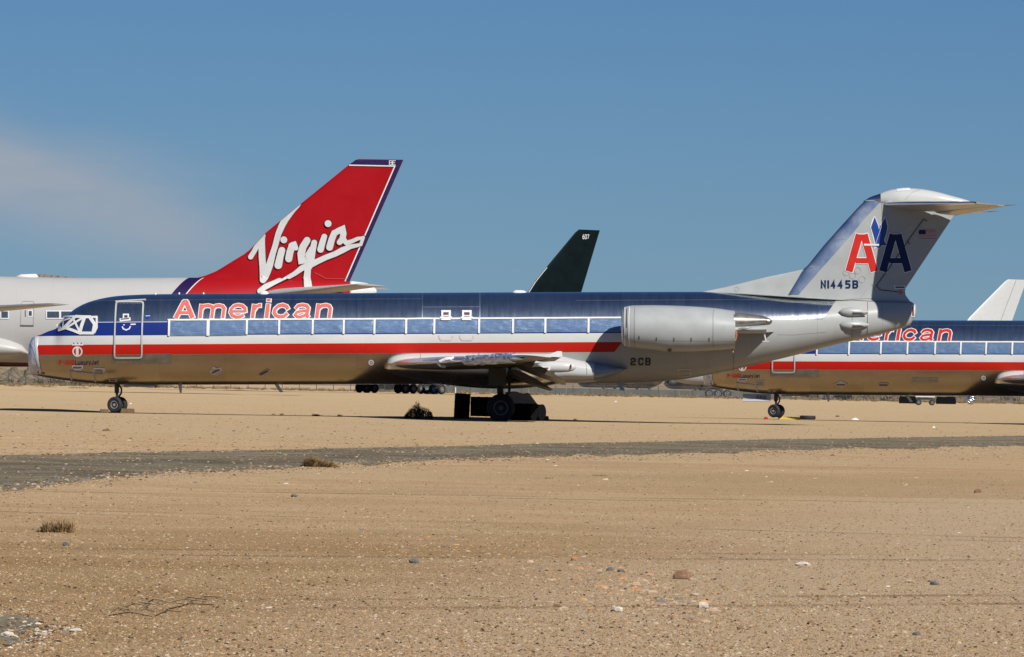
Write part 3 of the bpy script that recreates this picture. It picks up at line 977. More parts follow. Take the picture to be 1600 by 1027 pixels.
def jet(J, label, variant):
    root = empty('airliner', J.M, label, 'airplane', 'striped polished airliners')
    first = variant == 1
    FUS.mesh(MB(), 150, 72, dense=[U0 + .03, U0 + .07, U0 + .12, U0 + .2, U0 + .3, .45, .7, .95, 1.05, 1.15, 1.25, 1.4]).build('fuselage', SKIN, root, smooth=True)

    # ---- nose cover of foil and its tape
    nb = Body(zt1, zb1, w1, U0 + .002, us_(56)); nb.grow = 0.02
    nm = nb.mesh(MB(), 14, 48)
    nm.v = [(x, y, z) if i % 7 else (x - .02, y, z) for i, (x, y, z) in enumerate(nm.v)]
    nm.build('nose_cover', WRAP, root, smooth=True)
    mb = MB()
    stroke(mb, FUS, [S(57, 527), S(56.5, 540), S(58, 552), S(59, 563), S(61, 572), S(63, 582)], 0.085, 0.035)
    mb.build('tape_strip', WHITE, root)

    # ---- cockpit windows
    z6 = lambda x, y: S(40 + x / 6.845, 470 + y / 6.845)
    for q in ([(345, 290), (430, 268), (520, 182), (415, 190)], [(418, 300), (575, 345), (622, 182), (520, 182)], [(605, 345), (725, 340), (740, 250), (645, 182)]):
        mb = MB()
        patch(mb, FUS, [z6(*q[0]), z6(*q[1]), z6(*(q[2] if q[2][1] < 240 else (735, 250))), z6(*q[3])], 0.014, 6, 6)
        if q[0][0] == 605: patch(mb, FUS, [z6(645, 182), z6(705, 180), z6(738, 252), z6(720, 256)], 0.015, 3, 3)
        mb.build('cockpit_window', CKPT, root, smooth=True)
    mb = MB(); w_ = .095
    T = [([(405, 300), (455, 250), (520, 185), (540, 175), (625, 178), (700, 178)], .10), ([(415, 292), (500, 318), (580, 348), (730, 348)], .10), ([(630, 185), (600, 270), (575, 362)], .12),
         ([(505, 190), (545, 270), (585, 345)], .07), ([(625, 182), (520, 245), (430, 300)], .07), ([(690, 185), (740, 255), (722, 350)], .12), ([(700, 180), (760, 178), (762, 290), (735, 345)], .07),
         ([(345, 325), (400, 305), (425, 295)], .10), ([(335, 275), (420, 215), (480, 195)], .05), ([(330, 300), (380, 290)], .05), ([(408, 200), (398, 290)], .045), ([(325, 262), (400, 230)], .03), ([(400, 180), (530, 172)], .05)]
    for k, (p, ww) in enumerate(T):
        stroke(mb, FUS, [z6(*a) for a in p], ww, 0.034 + 0.002 * (k % 5), step=0.1)
    mb.build('cockpit_tape', WHITE, root)

    # ---- cabin door and its tape, circle port, patches
    dq = [S(180, 558), S(221.5, 558), S(223.5, 474), S(182.5, 474)]
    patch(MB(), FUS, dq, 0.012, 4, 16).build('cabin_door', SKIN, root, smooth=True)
    mb = MB()
    stroke(mb, FUS, [S(*p) for p in ((181.5, 476), (183, 473.5), (186, 472.8), (221, 472.8), (223.6, 474.5), (223.8, 478), (221.6, 555), (220.5, 557.8), (217, 558.6), (183, 558.8), (180, 558), (179, 555))], 0.055, 0.045, closed=True, step=.1)
    mb.build('door_tape', GREYTAPE, root)
    mb = MB(); stroke(mb, FUS, [S(180, 471.5), S(205, 469.6), S(228, 468.6)], .04, .02); mb.build('door_gutter', GREYTAPE, root)
    for q in ([(174, 568.2), (225.6, 568.2), (225.6, 553.2), (174, 554)], [(226.4, 568.2), (268, 568), (267.6, 552.4), (226.4, 553)]):
        patch(MB(), FUS, [S(*p) for p in q], 0.006, 6, 3).build('scuff_plate', BROWNM, root, smooth=True)
    if first:
        mb = MB()
        stroke(mb, FUS, [S(187, 500.5), S(204, 498.8)], .11, .02)
        stroke(mb, FUS, [S(193, 499), S(193, 492), S(200.5, 492), S(200.5, 497)], .05, .024)
        mb.build('tape_patch', WHITE, root)
        mb = MB(); stroke(mb, FUS, [S(189, 499.5), S(202, 498.2)], .035, .03); mb.build('red_marker', REDTAG, root)
        mb = MB(); stroke(mb, FUS, [S(191, 510.5), S(192.5, 514), S(197, 516), S(202, 514), S(204, 510)], .045, .02); mb.build('tape_patch', WHITE, root)
        mb = MB(); stroke(mb, FUS, [S(204, 507.3), S(212, 507)], .045, .02); mb.build('tape_patch', WHITE, root)
        mb = MB(); stroke(mb, FUS, [S(192.5, 508), S(195, 508)], .035, .02); mb.build('tape_patch', WHITE, root)
        mb = MB(); disc(mb, FUS, S(231, 494.3), .095, .014); mb.build('round_sticker', BLUE, root)
        mb = MB(); stroke(mb, FUS, [S(227.5, 494.3), S(234.5, 494)], .02, .022); mb.build('sticker_stripe', WHITE, root)
    # static port ring, plate above it
    mb = MB(); disc(mb, FUS, S(121, 549.4), .19, .012); mb.build('port_plate', REDP, root)
    mb = MB(); disc(mb, FUS, S(121, 549.4), .185, .018, r0=.135, n=24); stroke(mb, FUS, [S(120.8, 543), S(120.8, 555)], .10, .019); mb.build('port_ring', WHITE, root)
    mb = MB(); stroke(mb, FUS, [S(112, 538.3), S(130, 538.3)], .075, .016); mb.build('tape_patch', WHITE, root)
    for a in (114.5, 120.5, 126): mb = MB(); stroke(mb, FUS, [S(a, 536.6), S(a + 2, 536.6)], .035, .022); mb.build('red_marker', REDTAG, root)
    for (x0, y0, x1, y1, tw_) in ((112.5, 573.3, 129.5, 573.3, .11), (115, 577.2, 127, 577.2, .05)):
        mb = MB(); stroke(mb, FUS, [S(x0, y0), S(x1, y1)], tw_, .016); mb.build('tape_patch', WHITE, root)
    mb = MB(); stroke(mb, FUS, [S(114, 573.3), S(128, 573.3)], .04, .024); mb.build('red_marker', REDTAG, root)
    # small lettering under the red band
    mb = MB(); e = S(92, 570.3)
    f1 = text(mb, FUS, 'F-100', e[0], e[1], .165, .118, .022, .038, .012)
    mb.build('lettering', REDL, root)
    mb = MB(); text(mb, FUS, 'LuxuryJet', f1 + .01, e[1], .155, .088, .016, .024, .012)
    mb.build('lettering', NAVY, root)
    lettering(root, SALMON if first else REDL)
    covers(root, seed=variant, ragged=first)

    # ---- gear bay door outline, lower service panels
    mb = MB()
    stroke(mb, FUS, [S(108.5, 580), S(112, 594)], .05, .014)
    stroke(mb, FUS, [S(108.5, 580), S(127, 582), S(146, 584)], .05, .016)
    stroke(mb, FUS, [S(146, 576), S(146, 584), S(148, 593.5), S(150, 596.5)], .055, .018)
    stroke(mb, FUS, [S(146, 575.5), S(162.5, 576), S(162, 585), S(147, 584.5)], .055, .02)
    mb.build('panel_tape', GREYTAPE, root)
    patch(MB(), FUS, [S(149, 583), S(160, 583.5), S(160, 578), S(149, 577.5)], .01, 3, 3).build('service_panel', BROWNM, root)
    mb = MB(); stroke(mb, FUS, [S(170, 594.2), S(182.5, 594.2)], .095, .014); mb.build('tape_patch', GREYTAPE, root)
    mb = MB(); stroke(mb, FUS, [S(172, 594.2), S(180, 594.2)], .045, .022); mb.build('red_marker', REDTAG, root)
    mb = MB(); stroke(mb, FUS, [S(56, 580.5), S(63, 582.3), S(70, 583.8)], .03, .02); mb.build('red_marker', REDTAG, root)
    # lower side port covers
    def pt(cx, cy, shape):
        mb = MB()
        if shape == 'star':
            poly(mb, FUS, [S(cx + a, cy + b_) for a, b_ in ((-10, 1), (-6, -4), (-4, -7), (1, -4), (8, -6), (10, -1), (8, 4), (2, 7), (-5, 6))], .02)
        elif shape == 'slant': poly(mb, FUS, [S(cx + a, cy + b_) for a, b_ in ((-9, 4), (4, -6), (9, -3), (8, 0), (-4, 6))], .02)
        elif shape == 'diamond': poly(mb, FUS, [S(cx + a, cy + b_) for a, b_ in ((-14, 0), (0, -7), (14, 0), (0, 7))], .02)
        else: poly(mb, FUS, [S(cx + a, cy + b_) for a, b_ in ((-10, 0), (-7, -3.5), (8, -3.5), (11, 0), (7, 4), (-6, 4))], .02)
        mb.build('tape_patch', GREYTAPE, root)
        mb = MB()
        if shape in ('star', 'slant'): stroke(mb, FUS, [S(cx - 6, cy + 3), S(cx + 6, cy - 3)], .05, .03)
        else: stroke(mb, FUS, [S(cx - 8, cy + .5), S(cx + 8, cy + .5)], .05, .03)
        mb.build('red_marker', REDTAG, root)
    if first:
        pt(337, 579.5, 'star'); pt(412.5, 582, 'slant')
    else:
        pt(309, 580.5, 'diamond'); pt(390, 580.5, 'flat')
        patch(MB(), FUS, [S(442, 576), S(494, 575.5), S(494, 566.5), S(445, 567)], .01, 6, 2).build('service_panel', BROWNM, root)
    mb = MB(); disc(mb, FUS, S(580, 566.5), .10, .014, r0=.055); disc(mb, FUS, S(580, 566.5), .03, .016); mb.build('fuel_port', WHITE, root)

    # ---- overwing exit markings
    for a in (696.5, 729):
        mb = MB()
        stroke(mb, FUS, [S(a - 5.5, 488), S(a + 6.5, 488), S(a + 6, 500), S(a - 5.5, 500)], .07, .066, closed=True)
        stroke(mb, FUS, [S(a - 5, 494.5), S(a + 5.5, 494.5)], .035, .07)
        stroke(mb, FUS, [S(a - 9, 497.5), S(a + 10, 497.5)], .05, .072)
        mb.build('exit_tape', WHITE, root)
        mb = MB(); stroke(mb, FUS, [S(a - 3, 491.3), S(a + 3.5, 491.3)], .05, .074); mb.build('red_marker', REDTAG, root)
        mb = MB(); stroke(mb, FUS, [S(a - 10.5, 524), S(a - 10, 528.5), S(a - 7, 532), S(a + 8, 532), S(a + 10.5, 529), S(a + 11, 524.5)], .04, .012); mb.build('exit_outline', GREYTAPE, root)

    # ---- wing to body fairing
    ft = prof([(602, 574), (604, 564), (612, 554.5), (625, 549.5), (650, 547.3), (720, 546.6), (850, 547), (885, 555), (905, 560.5), (940, 567), (978, 576)])
    fb = prof([(602, 577), (605, 582), (618, 587), (650, 594.5), (700, 602), (765, 607.3), (800, 607.8), (840, 605.5), (883, 599), (923, 597), (955, 589), (978, 578)])
    fw_ = pchip([ux(602), ux(606), ux(615), ux(640), ux(700), ux(880), ux(940), ux(978)], [1.40, 1.58, 1.72, 1.86, 1.95, 1.93, 1.78, 1.35])
    fair = Body(ft, fb, fw_, ux(602), ux(978), 3.0)
    mtf, t_, b_ = mat('fairing_skin')
    if t_:
        x_, y_, z_ = t_.xyz(t_.coord())
        wh = t_.mx(t_.gt(z_, 0.72), t_.gt(x_, ux(866)))
        n_ = t_.noise(t_.coord(), 1.3, 5)
        gu = t_.mix(t_.gt(x_, ux(927)), (0.54, 0.55, 0.54), (0.24, 0.285, 0.33))
        t_.link(t_.mix(wh, t_.mix(n_, (0.58, 0.56, 0.52), (0.72, 0.7, 0.66)), gu), b_.inputs['Base Color'])
        t_.link(t_.m('SUBTRACT', 1.0, wh), b_.inputs['Metallic'])
        t_.link(t_.lin(n_, .3, .7, .18, .3), b_.inputs['Roughness'])
    fair.mesh(MB(), 60, 56).build('wing_fairing', mtf, root, smooth=True)
    fs2 = lambda a, c_: J1.uv(a, c_, fair)
    MB().tube([C(709, 559.5, -7.7), C(696, 561, -7.8), C(687, 565, -7.8), C(685, 569, -7.7), C(689, 572, -7.5), C(695, 573.5, -7.3)], .05, 6).build('tape_strip', WHITE, root)
    for xx in (657, 748):
        mb = MB(); stroke(mb, fair, [fs2(xx, 552.5), fs2(xx, 560)], .012, .006); mb.build('panel_seam', DARKLINE, root)
    mb = MB(); stroke(mb, fair, [fs2(915, 564), fs2(917, 580), fs2(916, 594)], .014, .006); mb.build('panel_seam', DARKLINE, root)

    # ---- wings
    rl, rtt = C(608, 569.5, -1.4), C(850, 574, -1.4)
    tl, ttt = C(800, 559.5, -14.0), C(877, 558.5, -14.0)
    def sec(f, te=None, tr=.12):
        x = rl.x + (tl.x - rl.x) * f; z = rl.z + (tl.z - rl.z) * f
        xe = te if te is not None else rtt.x + (ttt.x - rtt.x) * f
        ze = rtt.z + (ttt.z - rtt.z) * f
        y = -1.4 - 12.6 * f
        return [x, y, z, xe - x, tr, math.atan2(z - ze, xe - x)]
    secs = [sec(0, tr=.07), sec(.28, rtt.x + .15, tr=.085), sec(.6, tr=.095), sec(.97, tr=.10), sec(1, tr=.06)]
    secs[-1][0] += .25; secs[-1][3] -= .35
    for sg in (1, -1):
        ss = [(a, y_ * sg, z_, c_ * (.88 if abs(y_) < 6 else .80), tr_ * 1.2, tw_) for a, y_, z_, c_, tr_, tw_ in secs]
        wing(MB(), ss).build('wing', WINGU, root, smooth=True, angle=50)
        wing(MB(), ss, 10, cmax=.16, gr=.008).build('leading_edge', METAL, root, smooth=True, angle=60)
        # aileron on the outer wing, flaps lowered inboard
        A = [list(sec(f_)) for f_ in (.64, .97)]
        q = [(a + c_ * .80, y_ * sg, z_ - c_ * .8 * math.sin(tw_), c_ * .2, .11, tw_) for a, y_, z_, c_, tr_, tw_ in A]
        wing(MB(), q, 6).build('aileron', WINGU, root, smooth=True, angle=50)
        for (y0, y1, l0, t0, l1, t1) in ((-1.9, -4.9, (806, 586), (860, 611), (812, 583), (864, 609)), (-5.1, -9.2, (818, 573), (884, 602), (832, 570), (884, 596))):
            q = []
            l0 = (l0[0] - 14, l0[1] - 4); l1 = (l1[0] - 14, l1[1] - 4)
            for yy, l_, t_2 in ((y0, l0, t0), (y1, l1, t1)):
                a_ = C(l_[0], l_[1], yy); e_ = C(t_2[0], t_2[1], yy)
                q.append((a_.x, yy * sg, a_.z, (e_ - a_).length, .13, math.atan2(a_.z - e_.z, e_.x - a_.x)))
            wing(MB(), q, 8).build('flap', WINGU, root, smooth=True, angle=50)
        for (yy, a, e_, r_, red_) in ((-8.6, (838, 573), (900, 573.5), .20, True), (-4.0, (840, 585), (879, 596), .10, False)):
            p0, p1 = C(*a, yy), C(*e_, yy); p0.y *= sg; p1.y *= sg
            L = (p1 - p0).length; d = (p1 - p0) / L
            pts = [p0 + d * L * f_ for f_ in (0, .04, .15, .35, .6, .8, .92, .98, 1)]
            MB().tube(pts, [.02, .5 * r_, .82 * r_, r_, r_, .9 * r_, .68 * r_, .36 * r_, .03], 14).build('flap_track_fairing', PAINT, root, smooth=True, angle=60)
            if red_:
                mb = MB(); mb.box(C(892, 573, yy - .19 if sg == 1 else -yy + .19), (.05, .02, .15)); mb.build('red_marker', REDTAG, root)
                mb = MB()
                c3 = C(850, 575.5, (yy - .2) * 1.0); c3.y *= sg
                mb.box(c3, (.42, .03, .15)); mb.build('tape_patch', WHITE, root)
                c3 = c3 + Vector((0, -.02 * sg, 0)); mb = MB(); mb.box(c3, (.30, .03, .045)); mb.build('red_marker', REDTAG, root)
    # crumpled foil wrapped on the outer leading edge and a taped wing tip, port side
    fo = MB(); rs = []
    for i in range(26):
        f_ = .62 + .38 * i / 25
        a, y_, z_, c_, tr_, tw_ = sec(f_)
        ring = []
        for k in range(14):
            an = math.pi * (0.5 + k / 13)
            rr = .17 + .045 * mnoise.noise(Vector((i * .9, k * .8, 1)))
            ring.append(Vector((a + .13 + rr * 1.25 * math.cos(an), y_, z_ + rr * math.sin(an))))
        rs.append(ring)
    fo.rings(rs, closed=False, cap=False).build('foil_wrap', WRAP, root, smooth=False)
    pa = C(866, 557, -14.0); mb = MB()
    mb.add([pa + Vector(p) for p in ((-.35, 0, -.04), (.28, 0, .0), (.26, 0, .17), (.12, 0, .18), (-.3, 0, .03), (-.35, .5, -.04), (.28, .5, .0), (.26, .5, .15), (.12, .5, .16), (-.3, .5, .03))],
           [(0, 1, 2, 3, 4), (9, 8, 7, 6, 5), (0, 5, 6, 1), (1, 6, 7, 2), (2, 7, 8, 3), (3, 8, 9, 4), (4, 9, 5, 0)]).build('wing_tip', WHITE, root)

    # ---- engines
    for sg in (-1, 1):
        y0 = 2.72 * sg; yy = -2.72
        ct = prof([(972.5, 483), (974, 480.5), (980, 478.6), (992, 477.3), (1015, 477), (1060, 478), (1110, 481), (1148, 486)], -2.72)
        cb = prof([(972.5, 537), (974, 540), (980, 542.5), (992, 544), (1015, 546.5), (1045, 550), (1070, 550), (1110, 548), (1148, 545.5)], -2.72)
        ue = lambda px: C(px, 510, -2.72).x
        cw = pchip([ue(972.5), ue(980), ue(995), ue(1060), ue(1110), ue(1148)], [.66, .74, .79, .82, .79, .72])
        cow = Body(ct, cb, cw, ue(972.5), ue(1148)); cow.y0 = y0
        en = cow.mesh(MB(), 40, 48).build('engine_cowling', GREY, root, smooth=True, angle=50)
        E_ = lambda a, c_: J1.uv(a, c_, cow, -3.5)
        if sg == -1:
            for xx in (992, 1115):
                mb = MB(); q = [E_(xx, 479.5 + (xx > 1000) * 2), E_(xx - 1, 495), E_(xx - 1, 530), E_(xx, 543)]
                stroke(mb, cow, q, .012, .005, step=.08); mb.build('panel_seam', DARKLINE, en)
            for xx, yq in ((998.5, 527.7), (1025.6, 530), (1053, 530.7), (1080, 530.7), (1108, 530.7)):
                mb = MB(); stroke(mb, cow, [E_(xx, yq - 2.8), E_(xx, yq + 2.8)], .035, .008); mb.build('latch', DARKLINE, en)
            mb = MB(); stroke(mb, cow, [E_(1000, 532), E_(1148, 533.5)], .008, .005, step=.2); mb.build('panel_seam', SEAM, en)
            mb = MB(); stroke(mb, cow, [E_(1043, 547), E_(1049, 547)], .09, .02); mb.build('drain_mast', WOOD, en)
            mb = MB(); stroke(mb, cow, [E_(976.5, 481), E_(976, 495), E_(976, 525), E_(976.5, 540)], .04, .02, step=.08); mb.build('panel_tape', WHITE, en)
        if sg == -1:
            mb = MB(); stroke(mb, cow, [E_(979.5, 483), E_(979, 498), E_(979, 512)], .03, .014, step=.08); mb.build('cover_gap', DARKLINE, en)
            mb = MB(); stroke(mb, cow, [E_(983.5, 479.8), E_(982.5, 495), E_(982.5, 527), E_(983.5, 541.5)], .035, .016, step=.08); mb.build('panel_tape', WHITE, en)
        # inlet cover bulging from the lip
        zc = (ct(ue(973)) + cb(ue(973))) / 2
        MB().lathe([(ue(970), .02), (ue(970.5), .35), (ue(971.6), .60), (ue(974.5), .665), (ue(974.6), .66)], 32, 'x', (0, y0, zc)).build('inlet_cover', SILVER, root, smooth=True)
        # thrust reverser buckets and nozzle
        rvt = prof([(1146, 487.5), (1165, 489.5), (1190, 492.8), (1199, 495.5)], -2.72)
        rvb = prof([(1146, 516), (1165, 514), (1190, 509), (1199, 506)], -2.72)
        rv = Body(rvt, rvb, pchip([ue(1146), ue(1199)], [.62, .40]), ue(1146), ue(1199)); rv.y0 = y0
        rv.mesh(MB(), 14, 36).build('reverser_bucket', HOTM, root, smooth=True, angle=50)
        lo = Body(prof([(1146, 509), (1170, 508.2), (1197, 507)], -2.72), prof([(1146, 521.8), (1197, 521)], -2.72), pchip([ue(1146), ue(1197)], [.62, .5]), ue(1146), ue(1197)); lo.y0 = y0
        lo.mesh(MB(), 10, 24).build('reverser_fairing', GREY, root, smooth=True, angle=50)
        c3 = C(1162, 513.5, -3.4); c3.y *= -sg
        MB().tube([c3 + Vector((-.2, 0, -.02)), c3 + Vector((.05, -.02, .02)), c3 + Vector((.28, 0, .04))], [.01, .045, .02], 8).build('hinge_fairing', GREY, root, smooth=True)
        pb = MB(); a0 = C(1192, 502.5, -2.72); a0.y = y0 + sg * .15
        pb.lathe([(0, .13), (.12, .135), (.22, .12), (.30, .07), (.33, .01)], 20, 'x', a0).build('exhaust_plug', BROWNM, root, smooth=True)
        # stub pylon
        p0 = C(1010, 520, -1.3); p1 = C(1214, 522.5, -1.3)
        wing(MB(), [(p0.x, 1.0 * sg, p0.z + .02, p1.x - p0.x, .06, .0), (p0.x + .2, 2.1 * sg, p0.z - .01, p1.x - p0.x - .6, .06, .0), (p0.x + .3, 2.9 * sg, p0.z - .02, 3.7, .06, .0)]).build('pylon', GREY, root, smooth=True, angle=50)
        if sg == -1 and first:
            mb = MB(); a_ = C(1194, 521.5, -2.9); e_ = C(1196.5, 532.5, -2.9)
            mb.tube([a_, e_], .028, 6); mb.box(e_ + Vector((0, 0, -.02)), (.25, .03, .025)); mb.build('drain_pipe', PAINT, root)
            mb = MB(); a_ = C(1150, 517, -3.35); mb.tube([a_, C(1151, 525, -3.32), C(1149, 533, -3.3)], [.035, .03, .02], 6); mb.build('red_streamer', ORANGE, root)
            mb = MB(); a_ = C(1144.5, 546, -2.8); mb.tube([a_, C(1145.5, 551, -2.8)], .025, 6); mb.build('red_streamer', ORANGE, root)
    # ---- tail
    LE = [(1222, 474), (1231, 460), (1254, 422), (1262.5, 414.5), (1286, 385), (1315, 352.5), (1340, 325), (1351, 314), (1354, 311)]
    TE = [(1424, 474), (1420, 468), (1415, 462), (1413.7, 452.5), (1452, 395), (1490, 337.5), (1507, 311)]
    def vf(lst):
        q = sorted([(C(a, c_).z, C(a, c_).x) for a, c_ in lst])
        return lerpf([k[0] for k in q], [k[1] for k in q])
    v0, v1 = C(1300, 471).z, C(1360, 313).z
    fin = FinS(vf(LE), vf(TE), v0, v1, .085)
    mb = MB(); fin.mesh(mb, vs=sorted(set(list(np.linspace(v0, v1, 34))))); mb.build('tail_fin', GREY, root, smooth=True, angle=50)
    class Sub(FinS):
        def half(s, u, v): return fin.half(u, v) + s.pr
    st = Sub(fin.le, vf([(1240, 470), (1247.5, 461), (1286, 417), (1320, 379), (1355, 337.5), (1378, 313)]), C(0, 461, 0).z, v1 - .02, .1); st.pr = .006
    st.v0 = C(1240, 461).z
    st.mesh(MB(), 26, 10).build('leading_edge', METAL, root, smooth=True, angle=60)
    hl = [(1370, 447.5), (1446, 342.5)]
    ru = Sub(vf([(1398, 456), (1370, 447.5), (1446, 342.5)]), fin.te, C(1380, 456).z, C(1446, 342.5).z, .1); ru.pr = .006
    ru.mesh(MB(), 24, 10).build('rudder', GREY, root, smooth=True, angle=50)
    Ff = lambda a, c_: J1.uv(a, c_, fin, -.15)
    mb = MB(); stroke(mb, fin, [Ff(1449, 346), Ff(1443, 342.5), Ff(1418, 377), Ff(1422, 382)], .035, .016); stroke(mb, fin, [Ff(1418, 378), Ff(1369, 447), Ff(1375, 453), Ff(1410, 457)], .035, .018)
    mb.build('hinge_seam', DARKLINE, root)
    for l_ in ([(1200 + 550 / 4, 280 + 770 / 4), (1200 + 650 / 4, 280 + 655 / 4), (1200 + 680 / 4, 280 + 720 / 4)], [(1315, 468), (1345, 467), (1368, 466)], [(1378, 316), (1379, 345)], [(1304, 373.5), (1322, 374)], [(1265, 417), (1285, 417)]):
        mb = MB(); stroke(mb, fin, [Ff(*p) for p in l_], .012, .014); mb.build('panel_seam', SEAM, root)
    for cx, cy in ((1332, 431), (1322, 426), (1340, 423), (1347, 437)):
        mb = MB(); disc(mb, fin, Ff(cx, cy), .12, .010, r0=.108); mb.build('panel_seam', SEAM, root)
    # dorsal fillet
    dl = [(1092, 457), (1130, 449.5), (1165, 441), (1200, 432.5), (1230, 426.5), (1256, 421)]
    q = sorted([(C(a, c_).z, C(a, c_).x) for a, c_ in dl] + [(C(1085, 470).z, C(1085, 470).x)])
    dfn = FinS(lerpf([k[0] for k in q], [k[1] for k in q]), vf([(1246, 474), (1250, 461), (1262, 421)]), C(1200, 468).z, C(1256, 421.2).z, .045)
    dfn.mesh(MB(), 22, 14).build('dorsal_fillet', GREY, root, smooth=True, angle=50)
    sh = Body(prof([(1088, 456.2), (1130, 456.6), (1231, 462), (1260, 464), (1311, 467.6), (1330, 468.8)]), prof([(1088, 458), (1150, 460.5), (1231, 465.4), (1311, 470), (1330, 471)]),
              pchip([ux(1088), ux(1160), ux(1231), ux(1330)], [.05, .42, .58, .3]), ux(1088), ux(1330))
    sh.mesh(MB(), 30, 28).build('fin_root_fairing', GREY, root, smooth=True, angle=50)
    mb = MB(); disc(mb, dfn, J1.uv(1151, 452, dfn, -.1), .085, .012, r0=.072, n=20); mb.build('panel_seam', SEAM, root)
    # fin cap
    cap = Body(prof([(1350, 314.5), (1354, 311.5), (1358, 309), (1366, 305.7), (1375, 302.8), (1379, 300.8), (1397, 295.7), (1417, 294), (1435, 295), (1460, 299), (1487, 306), (1510, 312.5), (1522, 317)]),
               prof([(1350, 317), (1380, 321), (1440, 325), (1500, 322), (1522, 319)]), pchip([ux(1350), ux(1360), ux(1378), ux(1410), ux(1460), ux(1500), ux(1522)], [.02, .07, .2, .34, .33, .2, .03]), ux(1350), ux(1522))
    mtc, t_, b_ = mat('fin_cap_skin')
    if t_:
        x_, y_, z_ = t_.xyz(t_.coord())
        f_ = t_.lt(x_, ux(1377))
        t_.link(t_.mix(f_, (0.52, 0.53, 0.52), (0.72, 0.74, 0.78)), b_.inputs['Base Color'])
        t_.link(f_, b_.inputs['Metallic']); b_.inputs['Roughness'].default_value = .25
    cap.mesh(MB(), 44, 36).build('fin_cap', mtc, root, smooth=True)
    Cp = lambda a, c_: J1.uv(a, c_, cap, -.3)
    mb = MB(); stroke(mb, cap, [Cp(1401, 297.5), Cp(1412, 296.2), Cp(1422, 296)], .09, .012); mb.build('tape_patch', WHITE, root)
    mb = MB(); stroke(mb, cap, [Cp(1414, 312), Cp(1425, 301), Cp(1437, 297)], .014, .008); mb.build('panel_seam', SEAM, root)
    # tailplane
    for sg in (1, -1):
        a0, b0 = C(1382, 318.5, -.2), C(1492, 336, -.2)
        a1, b1 = C(1521, 317.0, -5.0), C(1575, 321.5, -5.0)
        def hs(f_, tr_):
            a = a0.lerp(a1, f_); c_ = b0.lerp(b1, f_)
            return (a.x, a.y * sg, a.z, (c_ - a).length, tr_, math.atan2(a.z - c_.z, c_.x - a.x))
        H = [hs(0, .1), hs(.5, .1), hs(.98, .09), hs(1.0, .05)]
        wing(MB(), [(x_, y_, z_, c_ * .72, tr_ * 1.25, tw_) for x_, y_, z_, c_, tr_, tw_ in H]).build('tailplane', GREYU, root, smooth=True, angle=50)
        wing(MB(), [(x_, y_, z_, c_ * .72, tr_ * 1.25, tw_) for x_, y_, z_, c_, tr_, tw_ in H], 8, cmax=.12, gr=.006).build('leading_edge', METAL, root, smooth=True, angle=60)
        el = [(x_ + c_ * .715 * math.cos(tw_), y_, z_ - c_ * .715 * math.sin(tw_), c_ * .285, .12, tw_ + .03) for x_, y_, z_, c_, tr_, tw_ in H[:3]]
        wing(MB(), el, 8).build('elevator', GREYU, root, smooth=True, angle=50)
        tp = a1.lerp(b1, .9)
        MB().tube([Vector((tp.x, tp.y * sg, tp.z)), Vector((tp.x + .42, tp.y * sg, tp.z + .02))], [.02, .004], 5).build('static_wick', DARKLINE, root)
    # tailcone: airbrake fairings and seams
    for cy in (487.3, 507.5):
        p0 = C(1311, cy, -.84); p1 = C(1356, cy + .5, -.66)
        MB().tube([p0, p0.lerp(p1, .12), p0.lerp(p1, .35), p0.lerp(p1, .7), p1], [.02, .12, .17, .15, .05], 14).build('airbrake_fairing', GREY, root, smooth=True)
        mb = MB(); mb.tube([C(1334, cy, -.98), C(1357, cy, -.86)], .028, 6); mb.build('airbrake_arm', PAINT, root)
    mb = MB(); stroke(mb, FUS, [S(1355.5, 472), S(1355.5, 490), S(1355, 522)], .018, .008); mb.build('panel_seam', DARKLINE, root)
    mb = MB(); stroke(mb, FUS, [S(1331, 480), S(1331, 531)], .012, .008); stroke(mb, FUS, [S(1315, 468.8), S(1345, 470), S(1378, 472), S(1425, 473)], .014, .009); mb.build('panel_seam', DARKLINE, root)
    mb = MB(); stroke(mb, FUS, [S(1146, 580), S(1146, 553)], .012, .006); mb.build('panel_seam', DARKLINE, root)
    mb = MB(); stroke(mb, FUS, [S(1215, 523), S(1240, 523.5), S(1290, 519)], .012, .006); mb.build('panel_seam', SEAM, root)
    # patches at the rear end and on the rudder
    mb = MB(); stroke(mb, FUS, [S(1424.5, 478), S(1428.5, 478), S(1428.5, 495), S(1424.5, 495)], .03, .02, closed=True); mb.build('tape_patch', WHITE, root)
    mb = MB(); stroke(mb, FUS, [S(1426.5, 480), S(1426.5, 493)], .045, .015); mb.build('red_marker', REDTAG, root)
    mb = MB(); stroke(mb, fin, [Ff(1397, 449), Ff(1415, 449)], .13, .022); mb.build('tape_patch', WHITE, root)
    mb = MB(); stroke(mb, fin, [Ff(1399, 449), Ff(1413, 449)], .05, .030); mb.build('red_marker', REDTAG, root)
    mb = MB(); stroke(mb, fin, [Ff(1407, 453), Ff(1407, 460)], .09, .022); mb.build('orange_marker', ORANGE, root)
    mb = MB(); stroke(mb, FUS, [S(1060, 577), S(1079, 576.5), S(1079, 587), S(1061, 589)], .03, .012, closed=True); stroke(mb, FUS, [S(1061, 582), S(1079, 581)], .02, .014); mb.build('service_panel', GREYTAPE, root)

    # ---- fin lettering
    z4 = lambda x, y: Ff(1200 + x / 4, 280 + y / 4)
